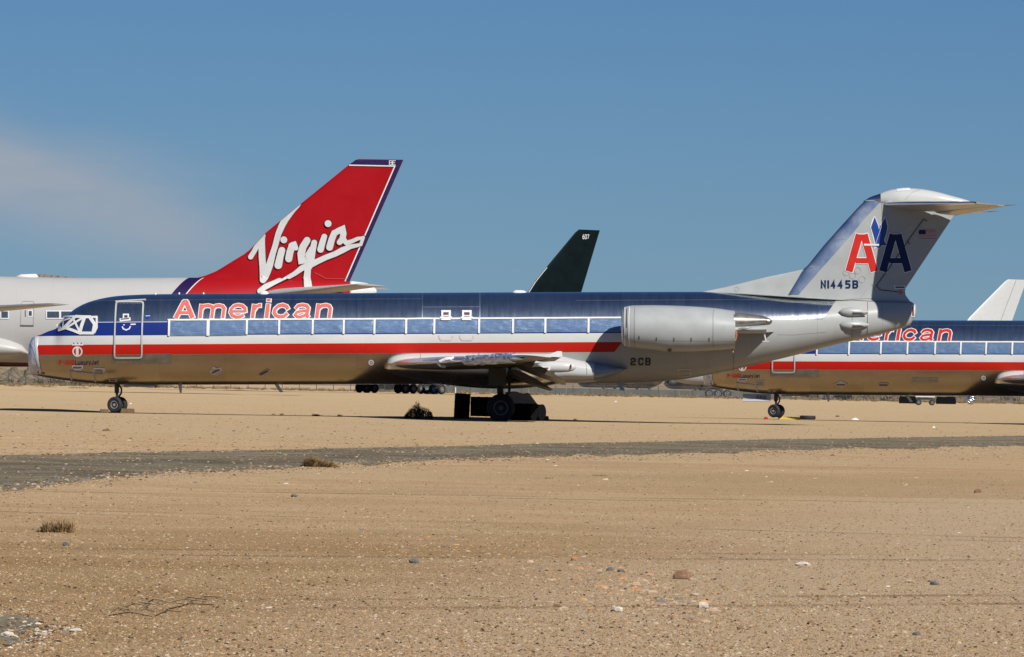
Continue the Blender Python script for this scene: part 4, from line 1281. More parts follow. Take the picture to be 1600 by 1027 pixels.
    if first:
        for dxx, mm in ((0, REDL), (211, NAVY)):
            L = [([(572, 346), (506, 577)], 50), ([(600, 346), (664, 577)], 50), ([(548, 510), (628, 510)], 36), ([(563, 352), (607, 352)], 14)]
            for grow, pr, m2, nm in ((.028, .014, WHITE, 'lettering_outline'), (0, .022, mm, 'lettering')):
                mb = MB()
                for k, (p, wq) in enumerate(L): stroke(mb, fin, [z4(x + dxx, y) for x, y in p], wq * .92 / 4 * PX, pr + .0012 * k, ext=grow, grow=grow)
                mb.build(nm, m2, root)
        eagle = [[(667, 238), (688, 290), (694, 318), (690, 335), (664, 362), (645, 300)], [(694, 318), (703, 290), (710, 283), (672, 400), (664, 362), (690, 335)],
                 [(733, 240), (746, 300), (737, 345), (724, 382), (740, 412), (706, 416), (704, 424), (690, 432), (676, 420), (664, 430), (672, 400), (706, 295), (712, 280)]]
        ol = [(667, 229), (690, 282), (695, 308), (702, 285), (718, 245), (733, 229), (748, 265), (752, 302), (742, 350), (733, 380), (748, 416), (710, 422), (695, 438), (676, 430), (660, 438), (664, 405), (650, 345), (638, 300), (650, 255)]
        mb = MB(); poly(mb, fin, [z4(*p) for p in ol], .013); mb.build('emblem_outline', WHITE, root)
        mb = MB()
        for k, e_ in enumerate(eagle): poly(mb, fin, [z4(*p) for p in e_], .028 + .001 * k)
        mb.build('emblem', BLUE, root)
        mb = MB(); stroke(mb, fin, [z4(664, 430), z4(712, 285)], .012, .034); mb.build('emblem_stripe', WHITE, root)
        mb = MB(); stroke(mb, fin, [z4(600, 410), z4(650, 411), z4(694, 411)], .065, .036); mb.build('tape_patch', WHITE, root)
        # flag
        mb = MB(); poly(mb, fin, [z4(*p) for p in ((943, 371), (1047, 371), (1047, 318), (943, 318))], .018); mb.build('flag', WHITE, root)
        mb = MB()
        for k in range(7):
            yy = 320 + k * 8.16
            stroke(mb, fin, [z4(943, yy), z4(1047, yy)], .024, .024)
        mb.build('flag_stripes', simple('flag_red', (0.30, 0.03, 0.03), 0.5), root)
        mb = MB(); poly(mb, fin, [z4(*p) for p in ((943, 345), (985, 345), (985, 318), (943, 318))], .03); mb.build('flag_canton', NAVY, root)
        # registration, fleet code
        mb = MB(); e_ = z4(329, 685)
        for ch, x0, ww in (('N', 330, 33), ('1', 372, 10), ('4', 392, 30), ('4', 435, 32), ('5', 484, 32), ('B', 528, 36)):
            a_ = z4(x0, 684); hh = z4(x0, 632)[1] - a_[1]
            wm = ww / 4 * PX
            for k, stt in enumerate(GLY[ch]):
                sw = .062
                stroke(mb, fin, [(a_[0] + sw / 2 + p[0] * (wm - sw), a_[1] + sw / 2 + p[1] * (hh - sw)) for p in stt], sw, .014 + .001 * k, ext=sw * .45)
        mb.build('lettering', NAVY, root)
        mb = MB()
        for ch, x0 in (('2', 985), ('C', 997), ('B', 1008)):
            a_ = S(x0, 571); hh = S(x0, 559)[1] - a_[1]; wm = 8.6 * PX; sw = .058
            for k, stt in enumerate(GLY[ch]):
                stroke(mb, FUS, [(a_[0] + sw / 2 + p[0] * (wm - sw), a_[1] + sw / 2 + p[1] * (hh - sw)) for p in stt], sw, .012 + .001 * k, ext=sw * .45)
        mb.build('lettering', BLACK, root)

    # ---- antennas and small things
    for (pts, nm) in (([(404, 459), (409, 456.2), (423, 458.6), (421, 460)], 'antenna_blade'), ([(797, 457.5), (806, 455.3), (818, 455.2), (827, 457.2)], 'antenna_dome')):
        mb = MB(); a_ = C(pts[0][0], 458); e_ = C(pts[-1][0], 458); h_ = C(*pts[1]).z
        L = e_.x - a_.x
        mb.tube([Vector((a_.x, 0, a_.z - .05)), Vector((a_.x + L * .3, 0, h_ - .04)), Vector((a_.x + L * .7, 0, h_ - .05)), Vector((e_.x, 0, e_.z - .06))], [.02, .09, .08, .02], 8).build(nm, WHITE, root, smooth=True)
    for a_, hh in ((318, 3), (243, 2.5), (280, 3)):
        p = C(a_, 459.6); MB().lathe([(-.04, .03), (hh * .018, .028), (hh * .02, .005)], 8, 'z', p).build('antenna_stub', WHITE, root)
    for q, nm in (([(278, 600), (284.5, 600), (284, 614), (281, 614)], 'antenna_blade'), ([(427, 598), (433, 598), (443, 613), (437, 613)], 'antenna_blade'), ([(964, 597.5), (972, 597.5), (976, 611), (969, 610)], 'antenna_blade')):
        mb = MB(); P4 = [C(*p) for p in q]
        mb.add([p + Vector((0, -.018, 0)) for p in P4] + [p + Vector((0, .018, 0)) for p in P4], [(0, 1, 2, 3), (7, 6, 5, 4), (0, 4, 5, 1), (1, 5, 6, 2), (2, 6, 7, 3), (3, 7, 4, 0)]).build(nm, PAINT if q[0][0] < 900 else BROWNM, root)
    MB().lathe([(-.08, .02), (-.05, .06), (.05, .07)], 10, 'z', C(243, 602.5)).build('beacon_lamp', REDP, root, smooth=True)
    mb = MB(); mb.box(C(220, 603, 0), (1.2, .25, .06)); mb.build('drain_fairing', BROWNM, root)

    # ---- nose gear
    ng = C(183.5, 632.5, 0) if first else C(183.5, 632.5, 0)
    th = R(24)
    mb = MB()
    mb.tube([Vector((ng.x - .02, 0, .35)), Vector((ng.x - .02, 0, ng.z + .42))], .085, 12)
    mb.tube([Vector((ng.x - .02, 0, .3)), Vector((ng.x + .45, 0, .55))], .045, 8)
    st = mb.build('nose_gear_leg', STRUTM, root, smooth=True, angle=50)
    MB().tube([Vector((ng.x - .02, 0, ng.z + .45)), Vector((ng.x, 0, ng.z))], .05, 10).build('oleo', CHROME, st, smooth=True)
    MB().tube([Vector((ng.x + .05, 0, ng.z + .72)), Vector((ng.x + .15, 0, ng.z + .56)), Vector((ng.x + .14, 0, ng.z + .42)), Vector((ng.x + .05, 0, ng.z + .28))], .035, 6).build('torque_link', STRUTM, st)
    ax = Matrix.Rotation(-th, 3, 'Z') @ Vector((0, 1, 0))
    MB().tube([ng - ax * .2, ng + ax * .2], .045, 8).build('axle', STRUTM, st)
    for sg in (-1, 1): wheel(st, ng + ax * .2 * sg, .285, .2, rot=-th)
    if not first:
        pl = MB(); c0 = C(144, 604, -.35); 
        pl.box(C(147, 608, -.35), (1.22, .03, .34)); pdoor = pl.build('nose_gear_door', GREY, root)
        MB().box(C(147, 612.6, -.37), (1.22, .02, .10)).build('door_edge', PAINT, pdoor)
        mb = MB()
        for k, ch in enumerate('2AS'):
            for j, stt in enumerate(GLY[ch]):
                fl = type('P', (), {'side': staticmethod(lambda u, v, pr, sg_=-1, y_=c0.y - .016: Vector((u, y_ - pr, v)))})
                a_ = C(146 + k * 6.8, 609.5, -.35)
                stroke(mb, fl, [(a_.x + p[0] * .12, a_.z + p[1] * .12) for p in stt], .028, .004 + .001 * j)
        mb.build('lettering', BLACK, pdoor)
    else:
        pass

    # ---- main gear
    for sg in (-1, 1):
        gc = C(782.5, 637.5, -2.9); cy = 2.52 * sg
        c0 = Vector((gc.x, cy, gc.z))
        st = MB().tube([Vector((c0.x - .08, cy - .1 * sg, 1.05)), Vector((c0.x, cy, gc.z + .25))], [.14, .11], 12).build('main_gear_leg', STRUTM, root, smooth=True)
        MB().tube([Vector((c0.x, cy, gc.z + .3)), Vector((c0.x, cy, gc.z))], .075, 10).build('oleo', CHROME, st, smooth=True)
        MB().tube([Vector((c0.x + .35, cy * .9, 1.0)), Vector((c0.x + .3, cy, gc.z + .55)), Vector((c0.x + .08, cy, gc.z + .2))], .05, 8).build('side_brace', STRUTM, st)
        MB().tube([c0 + Vector((0, -.45, 0)), c0 + Vector((0, .45, 0))], .07, 10).build('axle', STRUTM, st)
        for s2 in (-1, 1): wheel(st, c0 + Vector((0, .38 * s2, 0)), .50, .34, hubr=.52, hub=HUBD)
        MB().box(Vector((c0.x - .12, cy + .28 * sg, .22)), (.62, .03, .60)).build('main_gear_door', WINGU, root)
    return root


jet(J1, 'polished silver airliner with red, white and blue stripes, whole in the foreground', 1)
D2 = F / 35.9
o2 = W(1100.5, 616.6, D2)
yaw2 = -R(8)
q2 = o2 + Vector((math.cos(yaw2), math.sin(yaw2), 0.0150))
J2 = frame_from(o2, q2, yaw2)
jet(J2, 'second striped silver airliner half hidden behind the tail of the nearest one', 2)
# ------------------------------------------------------------------ jumbo jets
D3 = F / 18.0
o3 = Vector((W(587, 450, D3).x, D3, 0))
JF = Frame(Matrix.Translation(o3))
Cj = lambda px, py, y=0.0: JF.at(px, py, y)
uj = lambda px: Cj(px, 500).x


def profj(lst, y=0.0):
    q = [Cj(a, c_, y) for a, c_ in lst]
    return pchip([p.x for p in q], [p.z for p in q])


ZT = [(-690, 520), (-684, 500), (-665, 470), (-640, 440), (-600, 415), (-560, 400), (-500, 394), (-420, 394), (-340, 403), (-260, 419), (-180, 427), (-60, 430.6), (100, 434), (300, 434), (440, 435.5), (520, 438), (570, 443), (583, 448), (587.5, 454)]
ZB = [(-690, 524), (-684, 536), (-660, 552), (-600, 563), (-500, 567), (0, 573), (120, 573), (220, 565), (330, 541), (440, 510), (530, 480), (570, 466), (583, 461), (587.5, 457)]
ztj, zbj = profj(ZT), profj(ZB)
wj = pchip([uj(-690), uj(-675), uj(-640), uj(-580), uj(-500), uj(60), uj(200), uj(330), uj(440), uj(540), uj(587.5)], [.3, 1.2, 2.3, 3.0, 3.25, 3.25, 3.05, 2.35, 1.55, .75, .1])


def jumbo(J, label, paint, finp, kind, group=None):
    root = empty('jumbo_jet', J.M, label, 'airplane', group)
    U0j, U1j = uj(-690), uj(587.5)
    body = Body(ztj, zbj, wj, U0j, U1j)
    Sj = lambda a, c_: JF.uv(a, c_, body, -3.2)
    body.mesh(MB(), 110, 56).build('fuselage', paint, root, smooth=True)
    # fin
    LE = [(262, 446), (290, 438.5), (312, 433.5), (325, 429.5), (339, 423.4), (359, 411), (387, 394), (414.7, 364.3), (469.6, 318.8), (544.6, 258), (549, 254.5), (553, 251), (560, 249.2)]
    TE = [(540, 455), (545.7, 441.6), (630.8, 249.2)]
    def vf(lst):
        q = sorted([(Cj(a, c_).z, Cj(a, c_).x) for a, c_ in lst])
        return lerpf([k[0] for k in q], [k[1] for k in q])
    v0 = Cj(400, 446).z; v1 = Cj(600, 249.3).z
    fin = FinS(vf(LE), vf(TE), v0, v1, .055)
    vs = sorted(set([v0, v1] + [Cj(0, y_).z for y_ in (251, 254.5, 258)] + list(np.linspace(v0, v1, 30))))
    fin.mesh(MB(), vs=vs).build('tail_fin', finp, root, smooth=True, angle=50)
    Ff = lambda a, c_: JF.uv(a, c_, fin, -.3)
    # tailplanes
    for sg in (1, -1):
        a0, b0 = Cj(405, 462, -1.2), Cj(560, 452, -1.2)
        a1 = Vector((a0.x + 8.6, -11, a0.z + 1.0)); b1 = Vector((a1.x + 2.6, -11, a1.z - .1))
        def hs(f_, tr_):
            a = a0.lerp(a1, f_); c_ = b0.lerp(b1, f_)
            return (a.x, a.y * sg, a.z, (c_ - a).length, tr_, math.atan2(a.z - c_.z, c_.x - a.x))
        wing(MB(), [hs(0, .1), hs(.97, .09), hs(1, .04)], 12).build('tailplane', OFFW if kind != 'green' else DARKGREEN, root, smooth=True, angle=50)
    # wings, port tip ends just ahead of the front airliner's nose
    tip = Cj(60, 476.5, -29.0); tipe = Cj(108, 476.3, -29.0)
    rl = Vector((uj(-390), -2.6, 3.4)); rte = Vector((uj(-90), -2.6, 3.0))
    kk = Vector((rl.x + (tip.x - rl.x) * .36, -12, rl.z + (tip.z - rl.z) * .72))
    ke = Vector((uj(-72), -12, rte.z + (tipe.z - rte.z) * .74))
    for sg in (1, -1):
        q = []
        for a, e_, tr_ in ((rl, rte, .12), (kk, ke, .1), (tip, tipe, .09)):
            q.append((a.x, a.y * sg, a.z, (e_ - a).length, tr_, math.atan2(a.z - e_.z, e_.x - a.x)))
        q.append((tip.x + 1.2, (tip.y - .5) * sg, tip.z + .05, 1.4, .05, 0))
        wing(MB(), q, 14).build('wing', GREYU if kind != 'green' else CAMO, root, smooth=True, angle=50)
        for (f_, yy) in ((.40, -12.0), (.72, -21.0)):
            a = rl.lerp(tip, f_); a = Vector((a.x - 3.4, yy * sg, a.z - 1.9))
            MB().lathe([(0, 1.1), (.3, 1.25), (2.2, 1.3), (4, 1.1), (5, .7), (6, .25)], 20, 'x', a).build('engine', OFFW, root, smooth=True, angle=50)
            MB().box(a + Vector((3.4, 0, 1.5)), (4.5, .35, 1.3)).build('engine_pylon', OFFW, root)
        for yy, u_, z_ in ((-9.0, uj(-70), 3.1), (-15, uj(-60), 3.6)):
            p = Vector((u_, yy * sg, z_)); MB().tube([p + Vector((-2.6, 0, -.1)), p + Vector((-1.2, 0, -.25)), p, p + Vector((1.2, 0, -.05)), p + Vector((1.9, 0, .0))], [.05, .35, .38, .2, .03], 10).build('flap_track_fairing', OFFW, root, smooth=True)
    # belly fairing
    fb = Body(profj([(-420, 560), (-380, 545), (-250, 528), (-60, 512), (-20, 514), (0, 518.5), (15, 523), (30, 530), (42, 539), (47.5, 550)]),
              profj([(-420, 566), (-380, 572), (-250, 580), (-60, 578), (0, 568), (20, 565.5), (47.5, 556)]),
              pchip([uj(-420), uj(-340), uj(-40), uj(15), uj(40), uj(47.5)], [2.6, 3.9, 4.0, 3.75, 3.3, 2.6]), uj(-420), uj(47.5))
    fb.mesh(MB(), 50, 44).build('wing_fairing', OFFW if kind != 'green' else DARKGREEN, root, smooth=True)
    # landing gear: four bogies of four wheels and a nose leg
    gs = -6.5 if kind == 'red' else 0
    for (u_, yy) in ((-33.6 + gs, -5.5), (-33.6 + gs, 5.5), (-30.6 + gs, -1.9), (-30.6 + gs, 1.9)):
        zg = .62
        leg = MB().tube([Vector((u_, yy, 3.2)), Vector((u_, yy, zg))], [.28, .2], 10).build('main_gear_leg', STRUTM, root, smooth=True)
        MB().box((u_, yy, zg), (1.5, .18, .2)).build('bogie_beam', STRUTM, leg)
        for du in (-.74, .74):
            for dy_ in (-.56, .56):
                wheel(leg, Vector((u_ + du, yy + dy_, zg)), .62, .42, hubr=.45, seg=18)
    if kind != 'green': leg = MB().tube([Vector((uj(-560), 0, 2.6)), Vector((uj(-560), 0, .62))], [.22, .16], 10).build('nose_gear_leg', STRUTM, root, smooth=True)
    for dy_ in (-.45, .45) if kind != 'green' else (): wheel(leg, Vector((uj(-560), dy_, .58)), .58, .38, seg=18)

    if kind == 'red':
        # doors, windows
        for (x0, x1) in ((73.5, 92.5), (95.5, 114.5), (117.5, 136), (2, 12.5)):
            mb = MB(); patch(mb, body, [Sj(x0, 496.8), Sj(x1, 497), Sj(x1, 487.2), Sj(x0, 487)], .03, 4, 3); o = mb.build('window_strip', GLASSD, root)
            mb = MB(); stroke(mb, body, [Sj(x0 - .8, 486.2), Sj(x1 + .8, 486.2), Sj(x1 + .8, 497.8), Sj(x0 - .8, 497.8)], .09, .05, closed=True); mb.build('window_tape', WHITE, o)
        mb = MB(); stroke(mb, body, [Sj(33.5, 475.5), Sj(35, 471), Sj(52, 471), Sj(53.5, 475), Sj(52, 509), Sj(32, 508)], .05, .02, closed=True); d_ = mb.build('cabin_door', SEAM, root)
        mb = MB(); stroke(mb, body, [Sj(31.5, 509), Sj(52.5, 509.3)], .12, .03); mb.build('door_sill', DARKLINE, root)
        mb = MB(); stroke(mb, body, [Sj(44, 485.5), Sj(50.5, 485.5), Sj(50.5, 494.5), Sj(44, 494.5)], .08, .03, closed=True); mb.build('window_tape', WHITE, root)
        mb = MB(); patch(mb, body, [Sj(45, 493.8), Sj(49.6, 493.8), Sj(49.6, 486.4), Sj(45, 486.4)], .025, 2, 2); mb.build('door_window', GLASSD, root)
        mb = MB(); stroke(mb, body, [Sj(39.6, 485), Sj(39.8, 495)], .07, .03); mb.build('door_handle', DARKLINE, root)
        # navy sweep and white pinstripe across the fuselage, red behind it
        p0 = Cj(24, 432, 0); MB().lathe([(0, .02), (.5, .2), (1.8, .26), (2.0, .02)], 12, 'x', Vector((p0.x, 0, ztj(p0.x) + .02))).build('antenna_dome', WHITE, root, smooth=True)
        # fin bands
        mbn = MB(); patch(mbn, fin, [Ff(545.3, 258), Ff(617.5, 259.8), Ff(630, 249.8), Ff(556, 249.8)], .05, 16, 4)
        patch(mbn, fin, [Ff(538.5, 442.5), Ff(545.2, 442.5), Ff(630.2, 249.8), Ff(617.5, 259.5)], .056, 3, 30)
        NV = simple('dark_violet_paint', (0.020, 0.009, 0.065), .35, var=.05)
        mbn.build('fin_band', NV, root)
        mb = MB(); stroke(mb, fin, [Ff(545.5, 258.3), Ff(617, 259.8), Ff(538.2, 442)], .10, .075, step=.5); mb.build('fin_pinstripe', WHITE, root)
        mb = MB()
        for j, ch in enumerate('BE'):
            a_ = Ff(608.3 + j * 5.4, 257.8); hh = .36; wm = .24
            for kq, stt in enumerate(GLY[ch]): stroke(mb, fin, [(a_[0] + p[0] * wm, a_[1] + p[1] * hh) for p in stt], .055, .085 + .004 * kq)
        mb.build('lettering', WHITE, root)
        # white script on the red fin
        Z = lambda x, y: (380 + x / 4.465, 240 + y / 4.465)
        SCR = [
            [(52, 722, 38), (78, 680, 36), (104, 632, 40), (134, 592, 44), (142, 572, 30)],
            [(133, 585, 40), (130, 640, 48), (132, 720, 50), (138, 800, 50), (140, 890, 48)],
            [(143, 888, 46), (166, 830, 52), (184, 780, 52), (206, 700, 44), (222, 650, 42), (246, 560, 44), (272, 500, 48), (296, 458, 48), (326, 420, 44), (352, 394, 34), (384, 368, 22), (398, 358, 8)],
            [(283, 602, 50), (284, 603, 50)], [(270, 676, 50), (258, 720, 50), (245, 780, 56)],
            [(340, 650, 52), (326, 690, 52), (318, 735, 52)], [(340, 645, 52), (356, 640, 52), (368, 660, 36)],
            [(446, 606, 50), (418, 650, 52), (405, 700, 56), (412, 742, 64), (440, 740, 50), (470, 660, 20)],
            [(496, 622, 42), (484, 680, 46), (474, 730, 52), (462, 790, 44)],
            [(566, 580, 42), (552, 625, 46), (540, 670, 48)], [(592, 489, 50), (593, 490, 50)],
            [(636, 555, 46), (618, 600, 48), (603, 655, 50)], [(634, 560, 44), (660, 542, 44), (692, 530, 52), (700, 560, 44), (692, 600, 46), (672, 620, 40)],
            [(700, 600, 42), (722, 625, 34), (760, 612, 30), (800, 594, 28), (836, 588, 20)], [(838, 586, 24), (820, 636, 24)],
            [(118, 966, 34), (160, 936, 40), (230, 905, 30), (300, 872, 30), (360, 838, 34), (410, 800, 42), (460, 780, 50), (520, 752, 42), (580, 724, 40), (640, 702, 40), (690, 676, 44), (750, 650, 34), (822, 636, 22)],
            [(452, 800, 46), (446, 860, 50), (450, 900, 54), (456, 946, 60)],
        ]
        class Both:
            def side(s, u, v, pr=0, sg_=-1):
                u = max(u, fin.le(v) + .05)
                a_ = fin.side(u, max(v, fin.v0), pr); a_.z = v
                if v < body.zt(u) - .01:
                    b2 = body.side(u, v, pr)
                    if b2.y < a_.y: return b2
                return a_
        both = Both()
        for grow, pr, mm_, nm in ((.06, .07, simple('maroon_outline', (.07, .006, .012), .4), 'script_outline'), (0, .12, PAINT, 'script_lettering')):
            mb = MB()
            for kq, st_ in enumerate(SCR):
                q = [(*Ff(*Z(x, y)), w_ / 4.465 / 18 * .95) for x, y, w_ in st_]
                stroke(mb, both, q, 1, pr + .0025 * kq, grow=grow, step=.4, rnd=True)
            mb.build(nm, mm_, root)
        mb = MB(); stroke(mb, fin, [Ff(*Z(500, 830)), Ff(*Z(580, 872)), Ff(*Z(735, 874))], .03, .11); mb.build('panel_seam', simple('seam_on_red', (.2, .12, .1), .5), root)
        # tail cone tip
        tc_ = Body(ztj, zbj, wj, uj(546), U1j); tc_.grow = .05
        tc_.mesh(MB(), 12, 28).build('tail_cone', WHITE, root, smooth=True)
    if kind == 'green':
        mb = MB()
        for j, ch in enumerate('607'):
            a_ = Ff(569 + j * 8.0, 269); hh = .50; wm = .30
            for kq, stt in enumerate(GLY[ch]): stroke(mb, fin, [(a_[0] + p[0] * wm, a_[1] + p[1] * hh) for p in stt], .085, .06 + .004 * kq)
        mb.build('lettering', WHITE, root)
        mb = MB(); stroke(mb, fin, [(fin.le(v_) + .06, v_) for v_ in np.linspace(Cj(0, 385).z, Cj(0, 325).z, 8)], .06, .04); mb.build('leading_edge_tape', GREYTAPE, root)
    if kind == 'white':
        mb = MB(); stroke(mb, fin, [Ff(500, 440), Ff(588, 252)], .05, .04, step=.5); mb.build('panel_seam', DARKLINE, root)
    return root


def liv_red():
    mt, t, b = mat('white_and_red_jumbo_skin')
    x, y, z = t.xyz(t.coord())
    n = t.noise(t.coord((.4, 1, 1)), .5, 5, .6)
    c = t.mix(n, (0.42, 0.415, 0.405), (0.495, 0.49, 0.48))
    fx = t.m('FRACT', t.m('DIVIDE', x, 3.1))
    c = t.mix(t.mul(t.lt(fx, .012), .18), c, (.3, .3, .3))
    zt_ = Cj(300, 434).z; zl = Cj(280, 458).z
    # curved colour front
    k = t.m('DIVIDE', t.m('SUBTRACT', zt_, z), zt_ - zl)
    off = t.m('MULTIPLY', t.m('POWER', t.mx(k, 0.0), 0.75), -1.35)
    e = t.m('SUBTRACT', x, off)
    c = t.mix(t.mul(t.gt(e, uj(295)), t.gt(z, 6.0)), c, (0.020, 0.009, 0.065))
    c = t.mix(t.mul(t.gt(e, uj(316.5)), t.gt(z, 6.0)), c, (0.75, 0.75, 0.73))
    c = t.mix(t.mul(t.gt(e, uj(318.3)), t.gt(z, 6.0)), c, (0.36, 0.006, 0.010))
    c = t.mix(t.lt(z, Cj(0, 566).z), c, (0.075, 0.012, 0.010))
    t.link(c, b.inputs['Base Color'])
    b.inputs['Roughness'].default_value = .45
    b.inputs['Specular IOR Level'].default_value = .25
    return mt


FINRED = simple('red_fin_paint', (0.36, 0.004, 0.008), .38, var=.05, scale=.4, spec=.2)
jumbo(JF, 'huge white jumbo jet with a red fin lettered in white script, behind the nearest airliner', liv_red(), FINRED, 'red')


def place(px, py, s, yaw, u, z):
    """matrix putting local point (u, 0, z) on pixel px at scale s, standing on the ground"""
    D = F / s
    p = W(px, py, D)
    o = Vector((p.x - u * math.cos(yaw), p.y - u * math.sin(yaw), 0))
    return Frame(Matrix.Translation(o) @ Matrix.Rotation(yaw, 4, 'Z'))


ut = Cj(630, 249).x
JG = place(937, 360, 12.62, R(48), ut, 19)
jumbo(JG, 'dark green jumbo jet whose fin sticks up behind the nearest airliner', DARKGREEN, DARKGREEN, 'green')
WHF = simple('white_fin_paint', (0.52, 0.53, 0.52), .4, var=.05)
JW = place(1604, 437, 9.28, R(33), ut, 19)
jumbo(JW, 'all white jumbo jet with a plain fin behind the second striped airliner', WHF, WHF, 'white')

# ------------------------------------------------------------------ things on the ground
def gz(p): return gh(p.x, p.y)


def onground(px, py):
    p = G(px, py)
    p.z = gh(p.x, p.y)
    return p


def wchock(px, py, wpx, hpx, label, cat='wheel chock', mt_=WOOD, group='wooden chocks at the nose wheel', rot=0.1, n=1):
    p = onground(px, py); s = F / p.y
    o = MB()
    L, H = wpx / s, hpx / s
    Mr = Matrix.Rotation(rot, 4, 'Z')
    vs = [(-L / 2, -.15, 0), (L / 2, -.15, 0), (L / 2, .15, 0), (-L / 2, .15, 0), (-L / 2 + .04, -.13, H), (L / 2 - .03, -.14, H * .96), (L / 2 - .03, .13, H), (-L / 2 + .03, .14, H * .97)]
    o.add([Mr @ Vector(v) for v in vs], [(3, 2, 1, 0), (4, 5, 6, 7), (0, 1, 5, 4), (1, 2, 6, 5), (2, 3, 7, 6), (3, 0, 4, 7)])
    b = o.build('wheel_chock', mt_); b.location = p
    bv = b.modifiers.new('bevel', 'BEVEL'); bv.width = .012; bv.segments = 2
    return tag(b, label, cat, group)


wchock(163, 645.3, 15, 6, 'short wooden chock before the front airliner\'s nose wheel')
wchock(199, 645.8, 23, 7.5, 'longer wooden chock behind the front airliner\'s nose wheel')
wchock(851, 657.5, 13, 6.5, 'wooden block at the right end of the drums by the main wheels', group=None, cat='wood block')
wchock(1233, 655.7, 34, 4.5, 'flat yellow chock behind the second airliner\'s nose wheel', mt_=YELLOW, group=None)
wchock(1197, 655.8, 6, 4, 'small red chock before the second airliner\'s nose wheel', mt_=REDP, group=None)


def drum(c, r, L, label, M=None, open_end=False):
    root = empty('oil_drum', c, label, 'oil drum', 'black drums round the main wheels')
    if M is not None: root.matrix_world = Matrix.Translation(c) @ M
    pr = [(0, r * .97)]
    for k in range(1, 24):
        t_ = L * k / 24
        q = r * (1.035 if k in (8, 16) else 1.0)
        pr.append((t_, q))
    pr.append((L, r * .99))
    b = MB().lathe(pr, 32, 'z').build('drum_shell', DRUMM, root, smooth=True, angle=40)
    for t_ in (0, L):
        MB().lathe([(t_ - .012, r * .99), (t_ - .012, r * 1.04), (t_ + .012, r * 1.04), (t_ + .012, r * .96)], 32, 'z', cap=False).build('rolling_rim', DRUMM, root, smooth=True)
    return root


p = onground(721, 655.2); s = F / p.y
drum(p, 12.2 / s, 38.5 / s, 'upright black oil drum left of the main wheels', Matrix.Rotation(R(2.0), 4, 'Y'))
p = onground(748, 655); s = F / p.y
drum(Vector((p.x - .3, p.y + .2, .37 + .09)), .36, .86, 'black drum lying on its side between the upright drum and the wheel', Matrix.Rotation(R(90), 4, 'Y'))
p = onground(828, 658); s = F / p.y
drum(Vector((p.x - .62, p.y - .3, .32)), .30, .86, 'black drum lying right of the main wheels, open end to the right', Matrix.Rotation(R(-28), 4, 'Z') @ Matrix.Rotation(R(90), 4, 'Y'))
drum(Vector((p.x - .12, p.y + .2, .31)), .285, .62, 'black drum lying at the right end of the drum row', Matrix.Rotation(R(-30), 4, 'Z') @ Matrix.Rotation(R(90), 4, 'Y'))
# a dark crumpled tarpaulin thrown over the middle
mb = MB(); vs = []
p = onground(826, 650)
for j in range(15):
    for i in range(25):
        x = -.85 + 1.55 * i / 24; y = -.6 + 1.2 * j / 14
        z = .98 - .10 * (x + .6) ** 2 - .6 * abs(y) ** 2 + .09 * mnoise.noise(Vector((x * 3, y * 4, 0)))
        if x > .1: z -= (x - .1) * .75
        if abs(y) > .3: z -= (abs(y) - .3) * 4
        vs.append((x, y, max(z, .05)))
mb.add(vs, [(j * 25 + i, j * 25 + i + 1, (j + 1) * 25 + i + 1, (j + 1) * 25 + i) for j in range(14) for i in range(24)])
o = mb.build('tarpaulin', DRUMM, smooth=False); o.location = Vector((p.x - .15, p.y + .9, .0))
tag(o, 'crumpled black tarpaulin over the gear between the wheel and the right drums', 'tarpaulin')

# spare tyre lying flat
p = onground(1262, 655.4); s = F / p.y
r = 12.5 / s
o = MB().lathe([(0, r * .55), (0.0, r * .9), (.04, r), (.12, r), (.17, r * .9), (.17, r * .58), (.08, r * .5), (0, r * .55)], 32, 'z', cap=False).build('loose_tyre', RUBBER, smooth=True, angle=50)
o.location = p
tag(o, 'loose black tyre lying flat behind the second airliner\'s nose wheel', 'tyre')


def scrap(px, py, wpx, hpx, label, mt_, name='litter', cat='litter'):
    p = onground(px, py); s = F / p.y
    mb = MB(); vs = []
    nx, ny = 8, 6
    for j in range(ny):
        for i in range(nx):
            x = (i / (nx - 1) - .5) * wpx / s; y = (j / (ny - 1) - .5) * wpx / s * .7
            e = 1 - max(abs(i / (nx - 1) - .5), abs(j / (ny - 1) - .5)) * 2
            vs.append((x + .1 * wpx / s * mnoise.noise(Vector((i, j, px))), y, .005 + hpx / s * (min(e * 2.2, 1)) * (.55 + .9 * abs(mnoise.noise(Vector((i * .9, j * .9, px)))))))
    mb.add(vs, [(j * nx + i, j * nx + i + 1, (j + 1) * nx + i + 1, (j + 1) * nx + i) for j in range(ny - 1) for i in range(nx - 1)])
    o = mb.build(name, mt_); o.location = p
    return tag(o, label, cat)


scrap(1336, 656.5, 12, 3.2, 'crumpled white plastic bag on the dirt right of the loose tyre', WHITE, 'plastic_bag', 'plastic bag')
scrap(204, 632, 3.5, 2.5, 'tiny white scrap right of the front nose wheel', WHITE)
scrap(79, 597.2, 7, 2.2, 'white scrap on the far dirt below the front airliner\'s nose', WHITE)
scrap(1459, 668.5, 5, 2.5, 'tiny pale scrap at the right, in front of the second airliner', WHITE)
scrap(962, 628.5, 3, 2, 'tiny white scrap on the dirt beyond the drums', WHITE)
scrap(166, 674, 14, 4, 'brown clod of dirt in front of the front nose wheel', WOOD, 'dirt_clod', 'clod')

